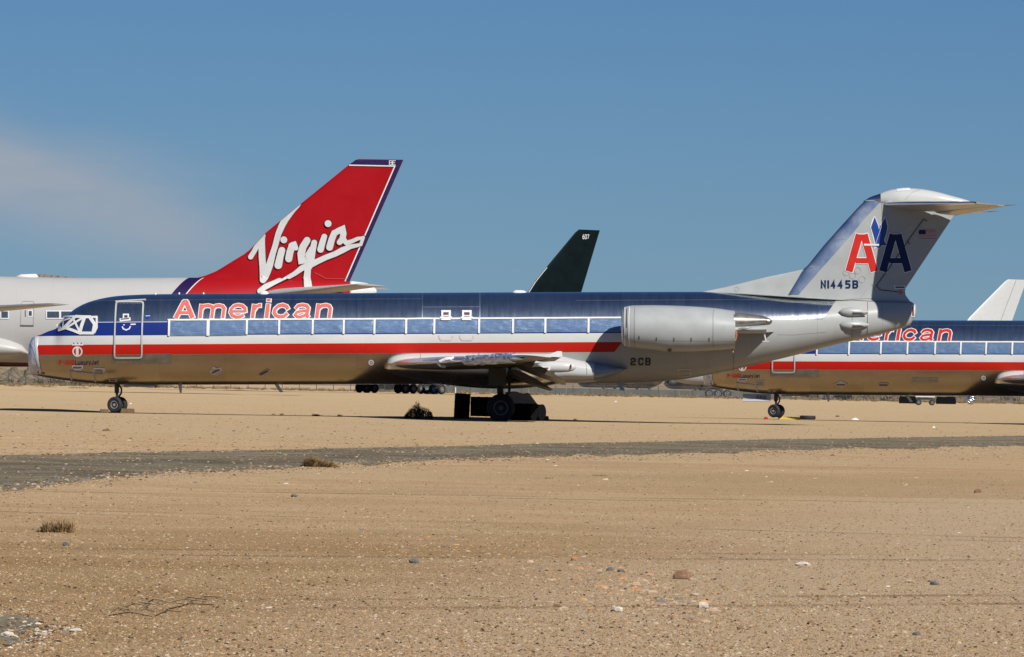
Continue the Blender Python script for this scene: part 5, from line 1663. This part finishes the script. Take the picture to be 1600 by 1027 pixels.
# silver foil ball and tow cart under the second airliner
p = onground(1517, 632); s = F / p.y
o = MB()
vs = []
for j in range(13):
    for i in range(20):
        th_ = math.pi * j / 12; ph = 2 * math.pi * i / 20
        rr = 7.2 / s * (1 + .22 * mnoise.noise(Vector((i * .8, j * 1.1, 0))))
        vs.append((rr * math.sin(th_) * math.cos(ph), rr * math.sin(th_) * math.sin(ph), 7 / s + rr * math.cos(th_)))
o.add(vs, [(j * 20 + i, (j + 1) * 20 + i, (j + 1) * 20 + (i + 1) % 20, j * 20 + (i + 1) % 20) for j in range(12) for i in range(20)])
o = o.build('foil_bundle', SILVER); o.location = p
tag(o, 'round bundle of crumpled silver foil on the dirt under the second airliner', 'foil bundle')

p = onground(1445, 633.5); s = F / p.y
root = empty('equipment_cart', p, 'low cart with a white deck and dark wheels under the second airliner', 'cart')
mb = MB(); mb.box((0, 0, 13.5 / s), (30 / s, 1.2, 1.6 / s)); mb.build('deck', WHITE, root)
mb = MB(); mb.box((0, 0, 10 / s), (24 / s, .9, 3 / s)); mb.build('frame', STRUTM, root)
for dx_, r_ in ((-10, 4.6), (11, 4.2)):
    for yy in (-.6, .6): wheel(root, Vector((dx_ / s, yy, r_ / s)), r_ / s, .2, seg=18)


def wheelset(px, py, label, n=2, r=.6, gap=1.35, cover=False, wpx=0, group=None):
    p = onground(px, py); s = F / p.y
    if cover:
        hpx = 11.5
        mb = MB(); L = wpx / s; H = hpx / s
        vs = []
        for k, (x, z) in enumerate([(-L / 2, 0), (-L / 2 - .02, H * .55), (-L / 2 + .12, H), (-L * .1, H * .97), (L * .2, H * 1.02), (L / 2 - .1, H), (L / 2 + .03, H * .5), (L / 2, 0)]):
            vs += [(x, -.8, z), (x, .8, z)]
        fs = [(2 * k, 2 * k + 2, 2 * k + 3, 2 * k + 1) for k in range(7)] + [tuple(2 * k for k in reversed(range(8))), tuple(2 * k + 1 for k in range(8))]
        o = mb.add(vs, fs).build('wrapped_wheels', DRUMM); o.location = p
        return tag(o, label, 'wheel cover', group)
    root = empty('wheel_dolly', p, label, 'wheel dolly', group)
    mb = MB(); mb.box((0, 0, r + .15), (gap * n, .25, .25)); mb.build('axle_beam', STRUTM, root)
    for k in range(n):
        for yy in (-.5, .5): wheel(root, Vector(((k - (n - 1) / 2) * gap, yy, r)), r, .38, hubr=.5, seg=20)


wheelset(611, 611.5, 'black wrapped wheels seen under the front airliner, left of the bush', cover=True, wpx=42)
wheelset(1122, 621.5, 'dark wheels below the second airliner\'s nose', 3, r=.62)
wheelset(1290, 625.2, 'dark wheels under the second airliner, left of the wrapped ones', 2, r=.6)
wheelset(1318, 625.6, 'black wrapped wheels under the second airliner, beside the bare wheels', cover=True, wpx=26)
wheelset(1418, 630.5, 'black wrapped wheels left of the white decked cart', cover=True, wpx=26)
wheelset(1478, 631.5, 'black wrapped wheels right of the white decked cart', cover=True, wpx=30)

# ------------------------------------------------------------------ fence
def fence(x0, x1, ybase, hpx, label):
    a = G(x0, ybase(x0)); b_ = G(x1, ybase(x1))
    root = empty('wire_fence', Vector((a.x, a.y, 0)), label, 'fence')
    d = b_ - a; L = d.length; n = int(L / 2.35)
    d.normalize()
    h = 1.55
    me = None
    for k in range(n + 1):
        p = d * (L * k / n)
        if me is None:
            o = MB().lathe([(0, .045), (h, .045)], 6, 'z').build('fence_post', POSTM, root); me = o.data
        else:
            o = bpy.data.objects.new('fence_post', me); COL.objects.link(o); o.parent = root
        o.location = p
    for z in (h - .04, .08):
        MB().tube([Vector((0, 0, z)), d * L + Vector((0, 0, z))], .02, 5).build('fence_rail', POSTM, root)
    mb = MB()
    sp = .16; hh = h - .1
    nrm = Vector((-d.y, d.x, 0))
    for k in range(int((L + hh) / sp)):
        for sg in (1, -1):
            q = k * sp
            s0, s1 = (q - hh, q) if sg == 1 else (q, q - hh)
            if min(s0, s1) < 0 or max(s0, s1) > L: continue
            A = d * s0 + Vector((0, 0, .06)); B = d * s1 + Vector((0, 0, .06 + hh))
            wv = Vector((0, 0, .008))
            mb.add([A - d * .006, A + d * .006, B + d * .006, B - d * .006], [(0, 1, 2, 3)])
    mb.build('chain_link', WIREM, root)['kind'] = 'stuff'
    return root


yb = lambda x: 598.6 + 0.0190 * x + 2.6
fence(-40, 1750, yb, 12, 'long chain link fence with thin posts at the far edge of the dirt')
p = onground(711.5, 617.5); s = F / p.y
o = MB().lathe([(0, .07), (11.5 / s, .07), (11.8 / s, .03)], 10, 'z').build('marker_post', WHITE); o.location = p
tag(o, 'short white marker post before the fence, left of the main wheels', 'post')

# pale concrete wall band beyond the fence
mb = MB(); a = G(560, yb(560)); b_ = G(1180, yb(1180))
d = (b_ - a); L = d.length; d.normalize(); n_ = Vector((-d.y, d.x, 0))
if n_.y < 0: n_ = -n_
A = a + n_ * 160; root = empty('low_wall', Vector((A.x, A.y, 0)), 'long low grey wall beyond the chain link fence', 'wall')
me = None; ns = int(L * 1.25 / 6)
for k in range(ns):
    if me is None:
        o = MB().box((3, 0, .5), (5.96, .25, 1.0), None).build('wall_panel', simple('blue_grey_wall', (0.10, 0.105, 0.092), .8, var=.25, scale=.5), root); me = o.data
    else:
        o = bpy.data.objects.new('wall_panel', me); COL.objects.link(o); o.parent = root
    o.location = d * (k * 6); o.rotation_euler = (0, 0, math.atan2(d.y, d.x))

# ------------------------------------------------------------------ brush, bushes
def tuft(mb, c, r, h, n, lean=0.6, seed=0, curl=.3, thick=.006, mi=0):
    rr = random.Random(seed)
    for k in range(n):
        a = rr.uniform(0, 2 * math.pi); q = rr.random() ** .6
        p0 = Vector((c[0] + .55 * r * q * math.cos(a), c[1] + .55 * r * q * math.sin(a), c[2] - .02))
        L = h * rr.uniform(.45, 1.0) * (1 - .45 * q)
        out = lean * r * rr.uniform(.3, 1.1)
        dx_, dy_ = math.cos(a) * out, math.sin(a) * out
        p1 = p0 + Vector((dx_ * .45, dy_ * .45, L * .62))
        p2 = p0 + Vector((dx_ + rr.uniform(-1, 1) * curl * r, dy_ + rr.uniform(-1, 1) * curl * r, L * rr.uniform(.8, 1.05)))
        t_ = thick * rr.uniform(.7, 1.4)
        s_ = Vector((t_, 0, 0)); s2 = Vector((0, t_, 0))
        mb.add([p0 - s_, p0 + s_, p1 + s_ * .8, p1 - s_ * .8, p2], [(0, 1, 2, 3), (3, 2, 4)], mi)
        mb.add([p0 - s2, p0 + s2, p1 + s2 * .8, p1 - s2 * .8, p2], [(0, 1, 2, 3), (3, 2, 4)], mi)


def bush(px, py, wpx, hpx, label, mats, n, seed, name='dry_bush', cat='bush', group=None, thick=.006, blobs=None):
    p = onground(px, py); s = F / p.y
    mb = MB(); r = wpx / s / 2; h = hpx / s
    rr = random.Random(seed)
    if blobs:
        for (bx, bw, bh, k) in blobs:
            tuft(mb, (bx / s, rr.uniform(-.1, .1), 0), bw / s, bh / s, k, seed=rr.randint(0, 9999), thick=thick)
    else:
        for k in range(4):
            tuft(mb, (rr.uniform(-.45, .45) * r, rr.uniform(-.3, .3) * r, 0), r * rr.uniform(.6, .9), h * rr.uniform(.6, 1), n // 4, seed=rr.randint(0, 9999), thick=thick)
    o = mb.build(name, mats); o.location = p
    return tag(o, label, cat, group)


p = onground(653, 655); s = F / p.y; rr = random.Random(4); mb = MB()
env = lerpf([-21, -17, -12, -6, -3, 1, 5, 12, 17, 21, 23], [3, 10, 17, 24, 28, 26, 20, 17, 15, 10, 3])
for k in range(46):
    x = rr.gauss(0, 6); q = Vector((rr.uniform(-4, 4) / s, rr.uniform(-.08, .08), 0)); e_ = Vector((x * 1.6 / s, rr.uniform(-.35, .35), env(max(-20, min(22, x * 1.6))) / s * rr.uniform(.7, .98)))
    mb.tube([q, q.lerp(e_, .5) + Vector((0, 0, .06)), e_], [.010, .007, .003], 3, cap=False)
for k in range(3600):
    x = rr.uniform(-21, 23); hm = env(x) / s
    z = hm * rr.random() ** .95 * rr.uniform(.6, 1.02); y = rr.gauss(0, .16)
    q = Vector((x / s, y, z)); L = rr.uniform(.03, .085)
    d_ = Vector((x / s * .6 + rr.gauss(0, .25), rr.gauss(0, .3), .35 + rr.random() * .6)).normalized()
    sd = d_.cross(Vector((rr.gauss(0, 1), rr.gauss(0, 1), rr.gauss(0, 1)))).normalized() * rr.uniform(.005, .012)
    mb.add([q - sd, q + sd, q + d_ * L], [(0, 1, 2)])
o = mb.build('dry_bush', simple('olive_brown_brush', (0.075, 0.06, 0.025), .9, var=.6, scale=7)); o.location = p
tag(o, 'dark spiky tumbleweed left of the upright drum', 'bush')
bush(500, 730, 60, 26, 'tan tumbleweed at the near edge of the gravel road', BUSHT, 0, 5, thick=.006, blobs=[(-14, 15, 26, 420), (0, 15, 20, 300), (16, 13, 17, 260), (-25, 9, 9, 90), (26, 8, 9, 80)])
bush(90, 832, 66, 25, 'tan grass clump on the near dirt at the left', BUSHT, 0, 8, thick=.0032, blobs=[(-14, 16, 30, 190), (6, 15, 34, 230), (20, 12, 32, 170), (-28, 10, 14, 60)])
bush(957, 617.5, 34, 15, 'grey green bush against the fence', simple('grey_green_scrub', (0.10, 0.092, 0.055), .9, var=.4, scale=2), 500, 11, thick=.03)
for k, (x, y, w_, h_, lb) in enumerate([
    (495, 651, 16, 8, 'small dry tuft on the shadow line, first left of the little dark tuft'), (531, 652, 12, 8, 'little dark tuft on the shadow line under the front airliner'),
    (563, 652.5, 10, 4, 'flat dark sprig on the shadow line right of the little dark tuft'), (440, 649, 9, 6, 'small tan sprig under the front airliner, farthest left on the shadow line'),
    (427, 648, 8, 4, 'dark sprig just left of the farthest left tan sprig'), (20, 604, 40, 8, 'low brown brush at the far left beyond the shadow'),
    (68, 605, 46, 7, 'low brown brush below the front airliner\'s nose'), (122, 607, 38, 6, 'sparse low brush left of the front nose wheel'),
    (899, 656.5, 7, 5, 'tiny grass tuft right of the wooden block'), (1309, 652, 9, 5, 'tiny dry tuft right of the loose tyre'),
    (180, 820, 18, 8, 'small tan tuft right of the near grass clump'), (600, 721, 22, 7, 'faint dry tuft on the road edge right of the tumbleweed'),
    (935, 744, 34, 9, 'sprawling yellow weed on the near dirt, centre'), (858, 748, 20, 8, 'small yellow weed left of the sprawling one'),
    (425, 816, 16, 9, 'little brown tuft on the near dirt, centre left'), (258, 806, 14, 6, 'thin brown tuft above the grey rock'),
    (20, 745, 40, 6, 'dry tuft on the road edge at the far left'), (1128, 706, 16, 3, 'low dry sprig on the road edge right of centre')]):
    bush(x, y, w_, h_, lb, BUSHD if 'dark' in lb else BUSHT, 120 if y < 700 else 90, 50 + k, name='grass_tuft', cat='tuft', thick=.012 if y < 640 else .007 if y < 700 else .004)
# loose dead stalks bottom left
for k, (x, y, wd_) in enumerate([(225, 962, 120)]):
    mb = MB(); p = onground(x, y); s = F / p.y
    for j in range(16):
        a = random.uniform(-.5, .5); x0 = random.uniform(-.5, .5) * wd_ / s; y0 = random.uniform(-2.6, 2.6)
        L = random.uniform(.08, .3)
        q0 = Vector((x0, y0, .01)); q1 = q0 + Vector((L * math.cos(a), L * math.sin(a) * 2, random.uniform(.0, .05)))
        mb.tube([q0, (q0 + q1) / 2 + Vector((0, 0, .02)), q1], .0042, 3, cap=False)
    o = mb.build('dead_stalks', simple('pale_straw', (0.38, 0.28, 0.16), .9)); o.location = p
    tag(o, kind='stuff')

# scrub belt along the fence and rocky bank at the left, ground cover nobody could count
def belt(name, mt_, n, fx, fy, h0, h1, seed, thick):
    rr = random.Random(seed); mb = MB()
    for k in range(n):
        px = fx(rr); py = fy(rr, px)
        p = G(px, py); h = rr.uniform(h0, h1)
        tuft(mb, (p.x, p.y, 0), h * 1.1, h, 14, seed=rr.randint(0, 99999), thick=thick)
    return tag(mb.build(name, mt_), kind='stuff')


belt('scrub', BUSHT, 900, lambda r_: r_.uniform(-60, 1700), lambda r_, x: yb(x) - r_.uniform(-.6, 1.2), .25, .8, 5, .03)
belt('far_scrub', simple('mixed_scrub', (0.12, 0.095, 0.05), .9, var=.6, scale=.2), 500, lambda r_: r_.choice([r_.uniform(-60, 240), r_.uniform(1280, 1700)]), lambda r_, x: yb(x) - r_.uniform(1.2, 2.4), .8, 2.0, 6, .09)
# rubble bank behind the fence at left and right
mtb, t, b = mat('rubble_bank')
n1 = t.noise(t.coord(), .5, 6, .7); n2 = t.noise(t.coord(), 2.5, 5, .7)
c = t.mix(t.smooth(n1, .4, .6), (0.34, 0.25, 0.145), (0.10, 0.085, 0.05))
c = t.mix(t.mul(t.smooth(n2, .55, .7), .7), c, (0.45, 0.40, 0.31))
t.link(c, b.inputs['Base Color']); b.inputs['Roughness'].default_value = 1
t.link(t.bump(n2, 1, .3), b.inputs['Normal'])
for (x0, x1, top, nm) in ((-200, 260, 24, 0), (1240, 1760, 19, 1)):
    mb = MB(); vs = []; N = 160; KK = 8
    for i in range(N + 1):
        px = x0 + (x1 - x0) * i / N
        base = G(px, yb(px) - 1.2)
        for k in range(KK + 1):
            f = k / KK
            e = min(1, 8 * i / N, 8 * (1 - i / N))
            hz = math.sin(f * math.pi * .5) ** .8 if f < .7 else math.sin(.7 * math.pi * .5) ** .8 * (1 - (f - .7) / .3 * .6)
            nz = 1 + .55 * mnoise.noise(Vector((px / 14, f * 3, nm))) + .3 * mnoise.noise(Vector((px / 4, f * 8, nm)))
            vs.append((base.x, base.y + 60 * f, top * .118 * 1.0 * hz * nz * e - .3))
    mb.add(vs, [(i * (KK + 1) + k, (i + 1) * (KK + 1) + k, (i + 1) * (KK + 1) + k + 1, i * (KK + 1) + k + 1) for i in range(N) for k in range(KK)])
    tag(mb.build('rubble_bank', mtb, smooth=True), kind='structure')

# ------------------------------------------------------------------ distant grey aircraft row beyond the fence
def transport(px, s, label, yaw):
    p = W(px, 600, F / s); M = Matrix.Translation(Vector((p.x, p.y, 0))) @ Matrix.Rotation(yaw, 4, 'Z')
    root = empty('transport_plane', M, label, 'airplane', 'grey transport planes beyond the fence')
    L = 26
    bd = Body(pchip([0, .6, 3, 6, 16, 26], [2.6, 3.6, 4.6, 5.0, 5.0, 4.8]), pchip([0, .6, 3, 14, 20, 26], [2.2, 1.6, 1.1, 1.1, 2.0, 4.2]), pchip([0, .8, 3, 16, 26], [.3, .9, 1.7, 1.9, .3]), 0, L)
    bd.mesh(MB(), 26, 20).build('fuselage', CAMOL, root, smooth=True)
    fn = FinS(lerpf([4.2, 10], [20.5, 24.5]), lerpf([4.2, 10], [26, 27]), 4.2, 10, .1)
    fn.mesh(MB(), 6, 8).build('tail_fin', CAMO, root, smooth=True)
    for sg in (1, -1):
        wing(MB(), [(8, 1 * sg, 4.8, 4.6, .14, 0), (9.5, 19 * sg, 5.2, 2.0, .12, 0)], 8).build('wing', CAMO, root, smooth=True)
        wing(MB(), [(22, .2 * sg, 5.0, 3, .1, 0), (23.2, 7 * sg, 5.1, 1.6, .1, 0)], 6).build('tailplane', CAMO, root, smooth=True)
        for yy in (5, 10):
            MB().lathe([(5.6, .2), (5.8, .75), (7.5, .95), (9.5, .85), (11.8, .25)], 14, 'x', (0, yy * sg, 4.4)).build('engine', CAMO, root, smooth=True)
            for kq in range(4):
                a_ = kq * math.pi / 2 + .4
                MB().box((5.55, yy * sg + math.cos(a_) * 1.0, 4.4 + math.sin(a_) * 1.0), (.06, .2 + 1.7 * abs(math.cos(a_)), .2 + 1.7 * abs(math.sin(a_)))).build('propeller_blade', CAMO, root)
        MB().tube([Vector((12, 1.7 * sg, 1.6)), Vector((12, 1.7 * sg, .5))], .2, 8).build('gear_leg', CAMO, root)
        MB().lathe([(-.25, .55), (.25, .55)], 14, 'y', (12, 1.8 * sg, .55)).build('wheel', RUBBER, root)
    return root


for k, (px, yw, lb) in enumerate([(640, -30, 'leftmost distant grey transport plane, under the front wing'), (915, -50, 'distant grey transport plane right of the drums'), (985, -65, 'distant grey transport plane behind the fence bush'), (1050, -40, 'distant grey transport plane left of the second airliner\'s nose'), (1105, -70, 'distant grey transport plane closest to the second airliner\'s nose')]):
    transport(px - 12, 6.4 - .15 * k, lb, R(yw))

# ------------------------------------------------------------------ rocks and pebbles
ROCKM = []
for nm, c_ in (('rock_grey', (0.17, 0.155, 0.14)), ('rock_tan', (0.46, 0.34, 0.22)), ('rock_brown', (0.26, 0.15, 0.085)), ('rock_pale', (0.60, 0.52, 0.43)), ('rock_orange', (0.46, 0.25, 0.11))):
    ROCKM.append(simple(nm, c_, .85, var=.3, scale=14, bump=.004))


def rockmesh(r, seed, sub=2, flat=.6):
    bm = bmesh.new(); bmesh.ops.create_icosphere(bm, subdivisions=sub, radius=r)
    for v in bm.verts:
        k = 1 + .32 * mnoise.noise(v.co / r * 1.3 + Vector((seed * 7.7, seed, 0))) + .12 * mnoise.noise(v.co / r * 3.5 + Vector((seed, 0, 4)))
        v.co = Vector((v.co.x * k, v.co.y * k, v.co.z * k * flat))
    me = bpy.data.meshes.new('rock'); bm.to_mesh(me); bm.free()
    return me


ROCKS = [(1066, 905, 27, 1, 2, 'large brown rock at the front, right of centre'), (954, 892, 13, .8, 0, 'grey rock left of the large brown one'), (970, 894, 11, .8, 0, 'greyish stone touching the grey rock left of the large brown one'),
         (897, 876, 11, 1, 4, 'small orange rock at the top left of the stony patch'), (1099, 950, 17, 1, 3, 'pale rock below the large brown rock'), (1085, 931, 14, .6, 1, 'flat tan stone just below the large brown rock'),
         (965, 956, 17, .9, 3, 'pale rounded rock below the stony patch'), (871, 948, 13, .6, 2, 'flat brown stone left of the stony patch'), (1254, 884, 22, .5, 3, 'flat white stone on the pale dirt right of centre'),
         (1421, 911, 13, .8, 1, 'tan rock at the right, beside a grey one'), (1460, 914, 14, .9, 0, 'grey rounded rock at the right'), (1528, 770, 12, .9, 2, 'dark rock near the right edge'),
         (647, 880, 16, .9, 0, 'dark grey rock on the near dirt, centre left'), (103, 853, 12, 1, 0, 'dark grey rock below the near grass clump'), (460, 777, 10, 1, 0, 'small grey rock on the dirt below the tumbleweed'),
         (1268, 976, 13, .9, 2, 'dark rock at the bottom right'), (1432, 993, 13, .9, 0, 'grey rock at the bottom edge, right'), (12, 996, 22, .8, 3, 'pale rock in the bottom left corner'),
         (118, 988, 20, .6, 3, 'flat pale stone near the bottom left corner'), (994, 916, 16, .7, 1, 'yellowish stone in the stony patch'), (1157, 984, 11, .9, 2, 'brown stone at the bottom, right of centre'), (1286, 922, 11, .6, 2, 'small flat brown stone below the white stone')]
for k, (x, y, wpx, fl, mi_, lb) in enumerate(ROCKS):
    p = onground(x, y); s = F / p.y; r = wpx / s / 2
    me = rockmesh(r, k + 1, 3, .75 * fl); me.materials.append(ROCKM[mi_])
    o = bpy.data.objects.new('rock', me); COL.objects.link(o); o.location = p + Vector((0, 0, r * .32 * fl)); o.rotation_euler = (0, 0, k * 1.3)
    tag(o, lb, 'rock')


def scatter(name, n, yr, size, mt_idx, seed, ztop=.5, xr=None, clus=False, flat=.55, edge=None):
    """many small stones as one mesh; density even in the picture rows"""
    g = np.random.default_rng(seed)
    base = np.array([(1, 0, 0), (.5, .87, 0), (-.5, .87, 0), (-1, 0, 0), (-.5, -.87, 0), (.5, -.87, 0), (.45, .2, .8), (-.35, .35, .75), (-.2, -.5, .8)], float)
    faces = np.array([(0, 1, 6), (1, 7, 6), (1, 2, 7), (2, 3, 7), (3, 8, 7), (3, 4, 8), (4, 5, 8), (5, 0, 6), (5, 6, 8), (6, 7, 8)])
    py = g.uniform(yr[0], yr[1], n); px = g.uniform(-60, 1660, n)
    if clus:
        t_ = g.beta(2, 2, n); px = clus[0] + (clus[2] - clus[0]) * t_ + g.normal(0, clus[4], n); py = clus[1] + (clus[3] - clus[1]) * t_ + g.normal(0, clus[5], n)
    if edge and edge[0] == 'road':
        py = np.array([ROAD['ff'](a) + (ROAD['fn'](a) - ROAD['ff'](a)) * q_ for a, q_ in zip(px, g.uniform(.03, 1.0, n))])
    elif edge: py = np.array([ROAD[edge[0]](a) for a in px]) + g.normal(edge[1], edge[2], n)
    P = np.array([tuple(G(a, c_)) for a, c_ in zip(px, py)])
    keep = (P[:, 1] > 20) & (P[:, 1] < 900)
    P = P[keep]; n = len(P)
    sz = size[0] * (1 + g.pareto(size[2], n)); sz = np.minimum(sz, size[1])
    A = g.uniform(0, 2 * np.pi, n); ca, sa = np.cos(A), np.sin(A)
    jit = 1 + g.uniform(-.3, .3, (n, 9, 3))
    V = base[None] * jit
    V[:, :, 2] *= flat
    sx = sz * g.uniform(.8, 1.3, n)
    X = (V[:, :, 0] * ca[:, None] - V[:, :, 1] * sa[:, None]) * sx[:, None]
    Yv = (V[:, :, 0] * sa[:, None] + V[:, :, 1] * ca[:, None]) * sz[:, None]
    Zv = V[:, :, 2] * sz[:, None] - sz[:, None] * .12
    zg = np.array([gh(a, c_) if c_ > 230 else 0.0 for a, c_ in P[:, :2]])
    co = np.stack([X + P[:, 0:1], Yv + P[:, 1:2], Zv + zg[:, None]], -1).reshape(-1, 3)
    fc = (faces[None] + (np.arange(n) * 9)[:, None, None]).reshape(-1, 3)
    me = bpy.data.meshes.new(name)
    me.vertices.add(len(co)); me.vertices.foreach_set('co', co.ravel())
    me.loops.add(fc.size); me.loops.foreach_set('vertex_index', fc.ravel().astype(np.int32))
    me.polygons.add(len(fc)); me.polygons.foreach_set('loop_start', np.arange(0, fc.size, 3, dtype=np.int32))
    for k in mt_idx: me.materials.append(ROCKM[k])
    mi_ = np.repeat(g.integers(0, len(mt_idx), n), 10)
    me.polygons.foreach_set('material_index', mi_.astype(np.int32))
    me.update(calc_edges=True)
    o = bpy.data.objects.new(name, me); COL.objects.link(o)
    tag(o, kind='stuff')


SOIL = []
for nm, c_ in (('soil_tan', (0.40, 0.275, 0.155)), ('soil_brown', (0.25, 0.16, 0.08)), ('soil_dark', (0.075, 0.052, 0.032)), ('soil_pale', (0.47, 0.385, 0.28))):
    SOIL.append(simple(nm, c_, .95, var=.15, scale=2, spec=.1))
n0 = len(ROCKM); ROCKM += SOIL
a0 = n0
scatter('soil_crumbs', 150000, (690, 1045), (.0032, .012, 3.0), (a0, a0 + 1, a0 + 1, a0 + 2, a0 + 1, a0, a0 + 3, a0 + 1), 31, flat=.95)
scatter('soil_crumbs', 20000, (608, 720), (.008, .045, 2.2), (a0 + 1, a0 + 1, a0, a0 + 2, a0 + 2), 32, flat=.5)
scatter('pebbles', 3200, (700, 1040), (.004, .018, 2.8), (1, 2, 1, 0, 4, 2, 3), 21)
scatter('pebbles', 1500, (620, 760), (.010, .04, 2.2), (0, 2, 1, 3), 22)
scatter('pebbles', 520, (860, 1000), (.008, .04, 2.2), (4, 1, 1, 4, 0, 2), 23, clus=(830, 865, 1150, 985, 55, 14))
scatter('pebbles', 260, (780, 900), (.006, .03, 2.2), (4, 1, 0, 2), 24, clus=(560, 800, 760, 880, 50, 25))
scatter('clods', 900, (606, 700), (.018, .05, 2.5), (2, 1, 0), 25, flat=.5)
scatter('road_stones', 26000, (690, 760), (.006, .030, 2.3), (a0 + 2, 0, a0 + 2, a0 + 1, 0, a0 + 3), 26, edge=('road', 0, 0), flat=.7)

scatter('road_edge_gravel', 9000, (690, 760), (.006, .028, 2.2), (a0 + 2, 0, a0 + 1, a0), 41, edge=('fn', 1.0, 3.6), flat=.7)
scatter('road_edge_gravel', 3500, (690, 760), (.008, .034, 2.2), (a0 + 2, 0, a0 + 1), 42, edge=('ff', 1.5, 1.6), flat=.6)
scatter('road_edge_gravel', 5000, (690, 760), (.006, .026, 2.2), (a0, a0 + 1, a0 + 3), 43, edge=('fn', -4.0, 4.0), flat=.6)
scatter('patch_gravel', 2600, (940, 1040), (.004, .018, 2.4), (a0 + 2, 0, a0 + 1, a0 + 2, 3), 44, clus=(-40, 985, 70, 985, 22, 13), flat=.7)
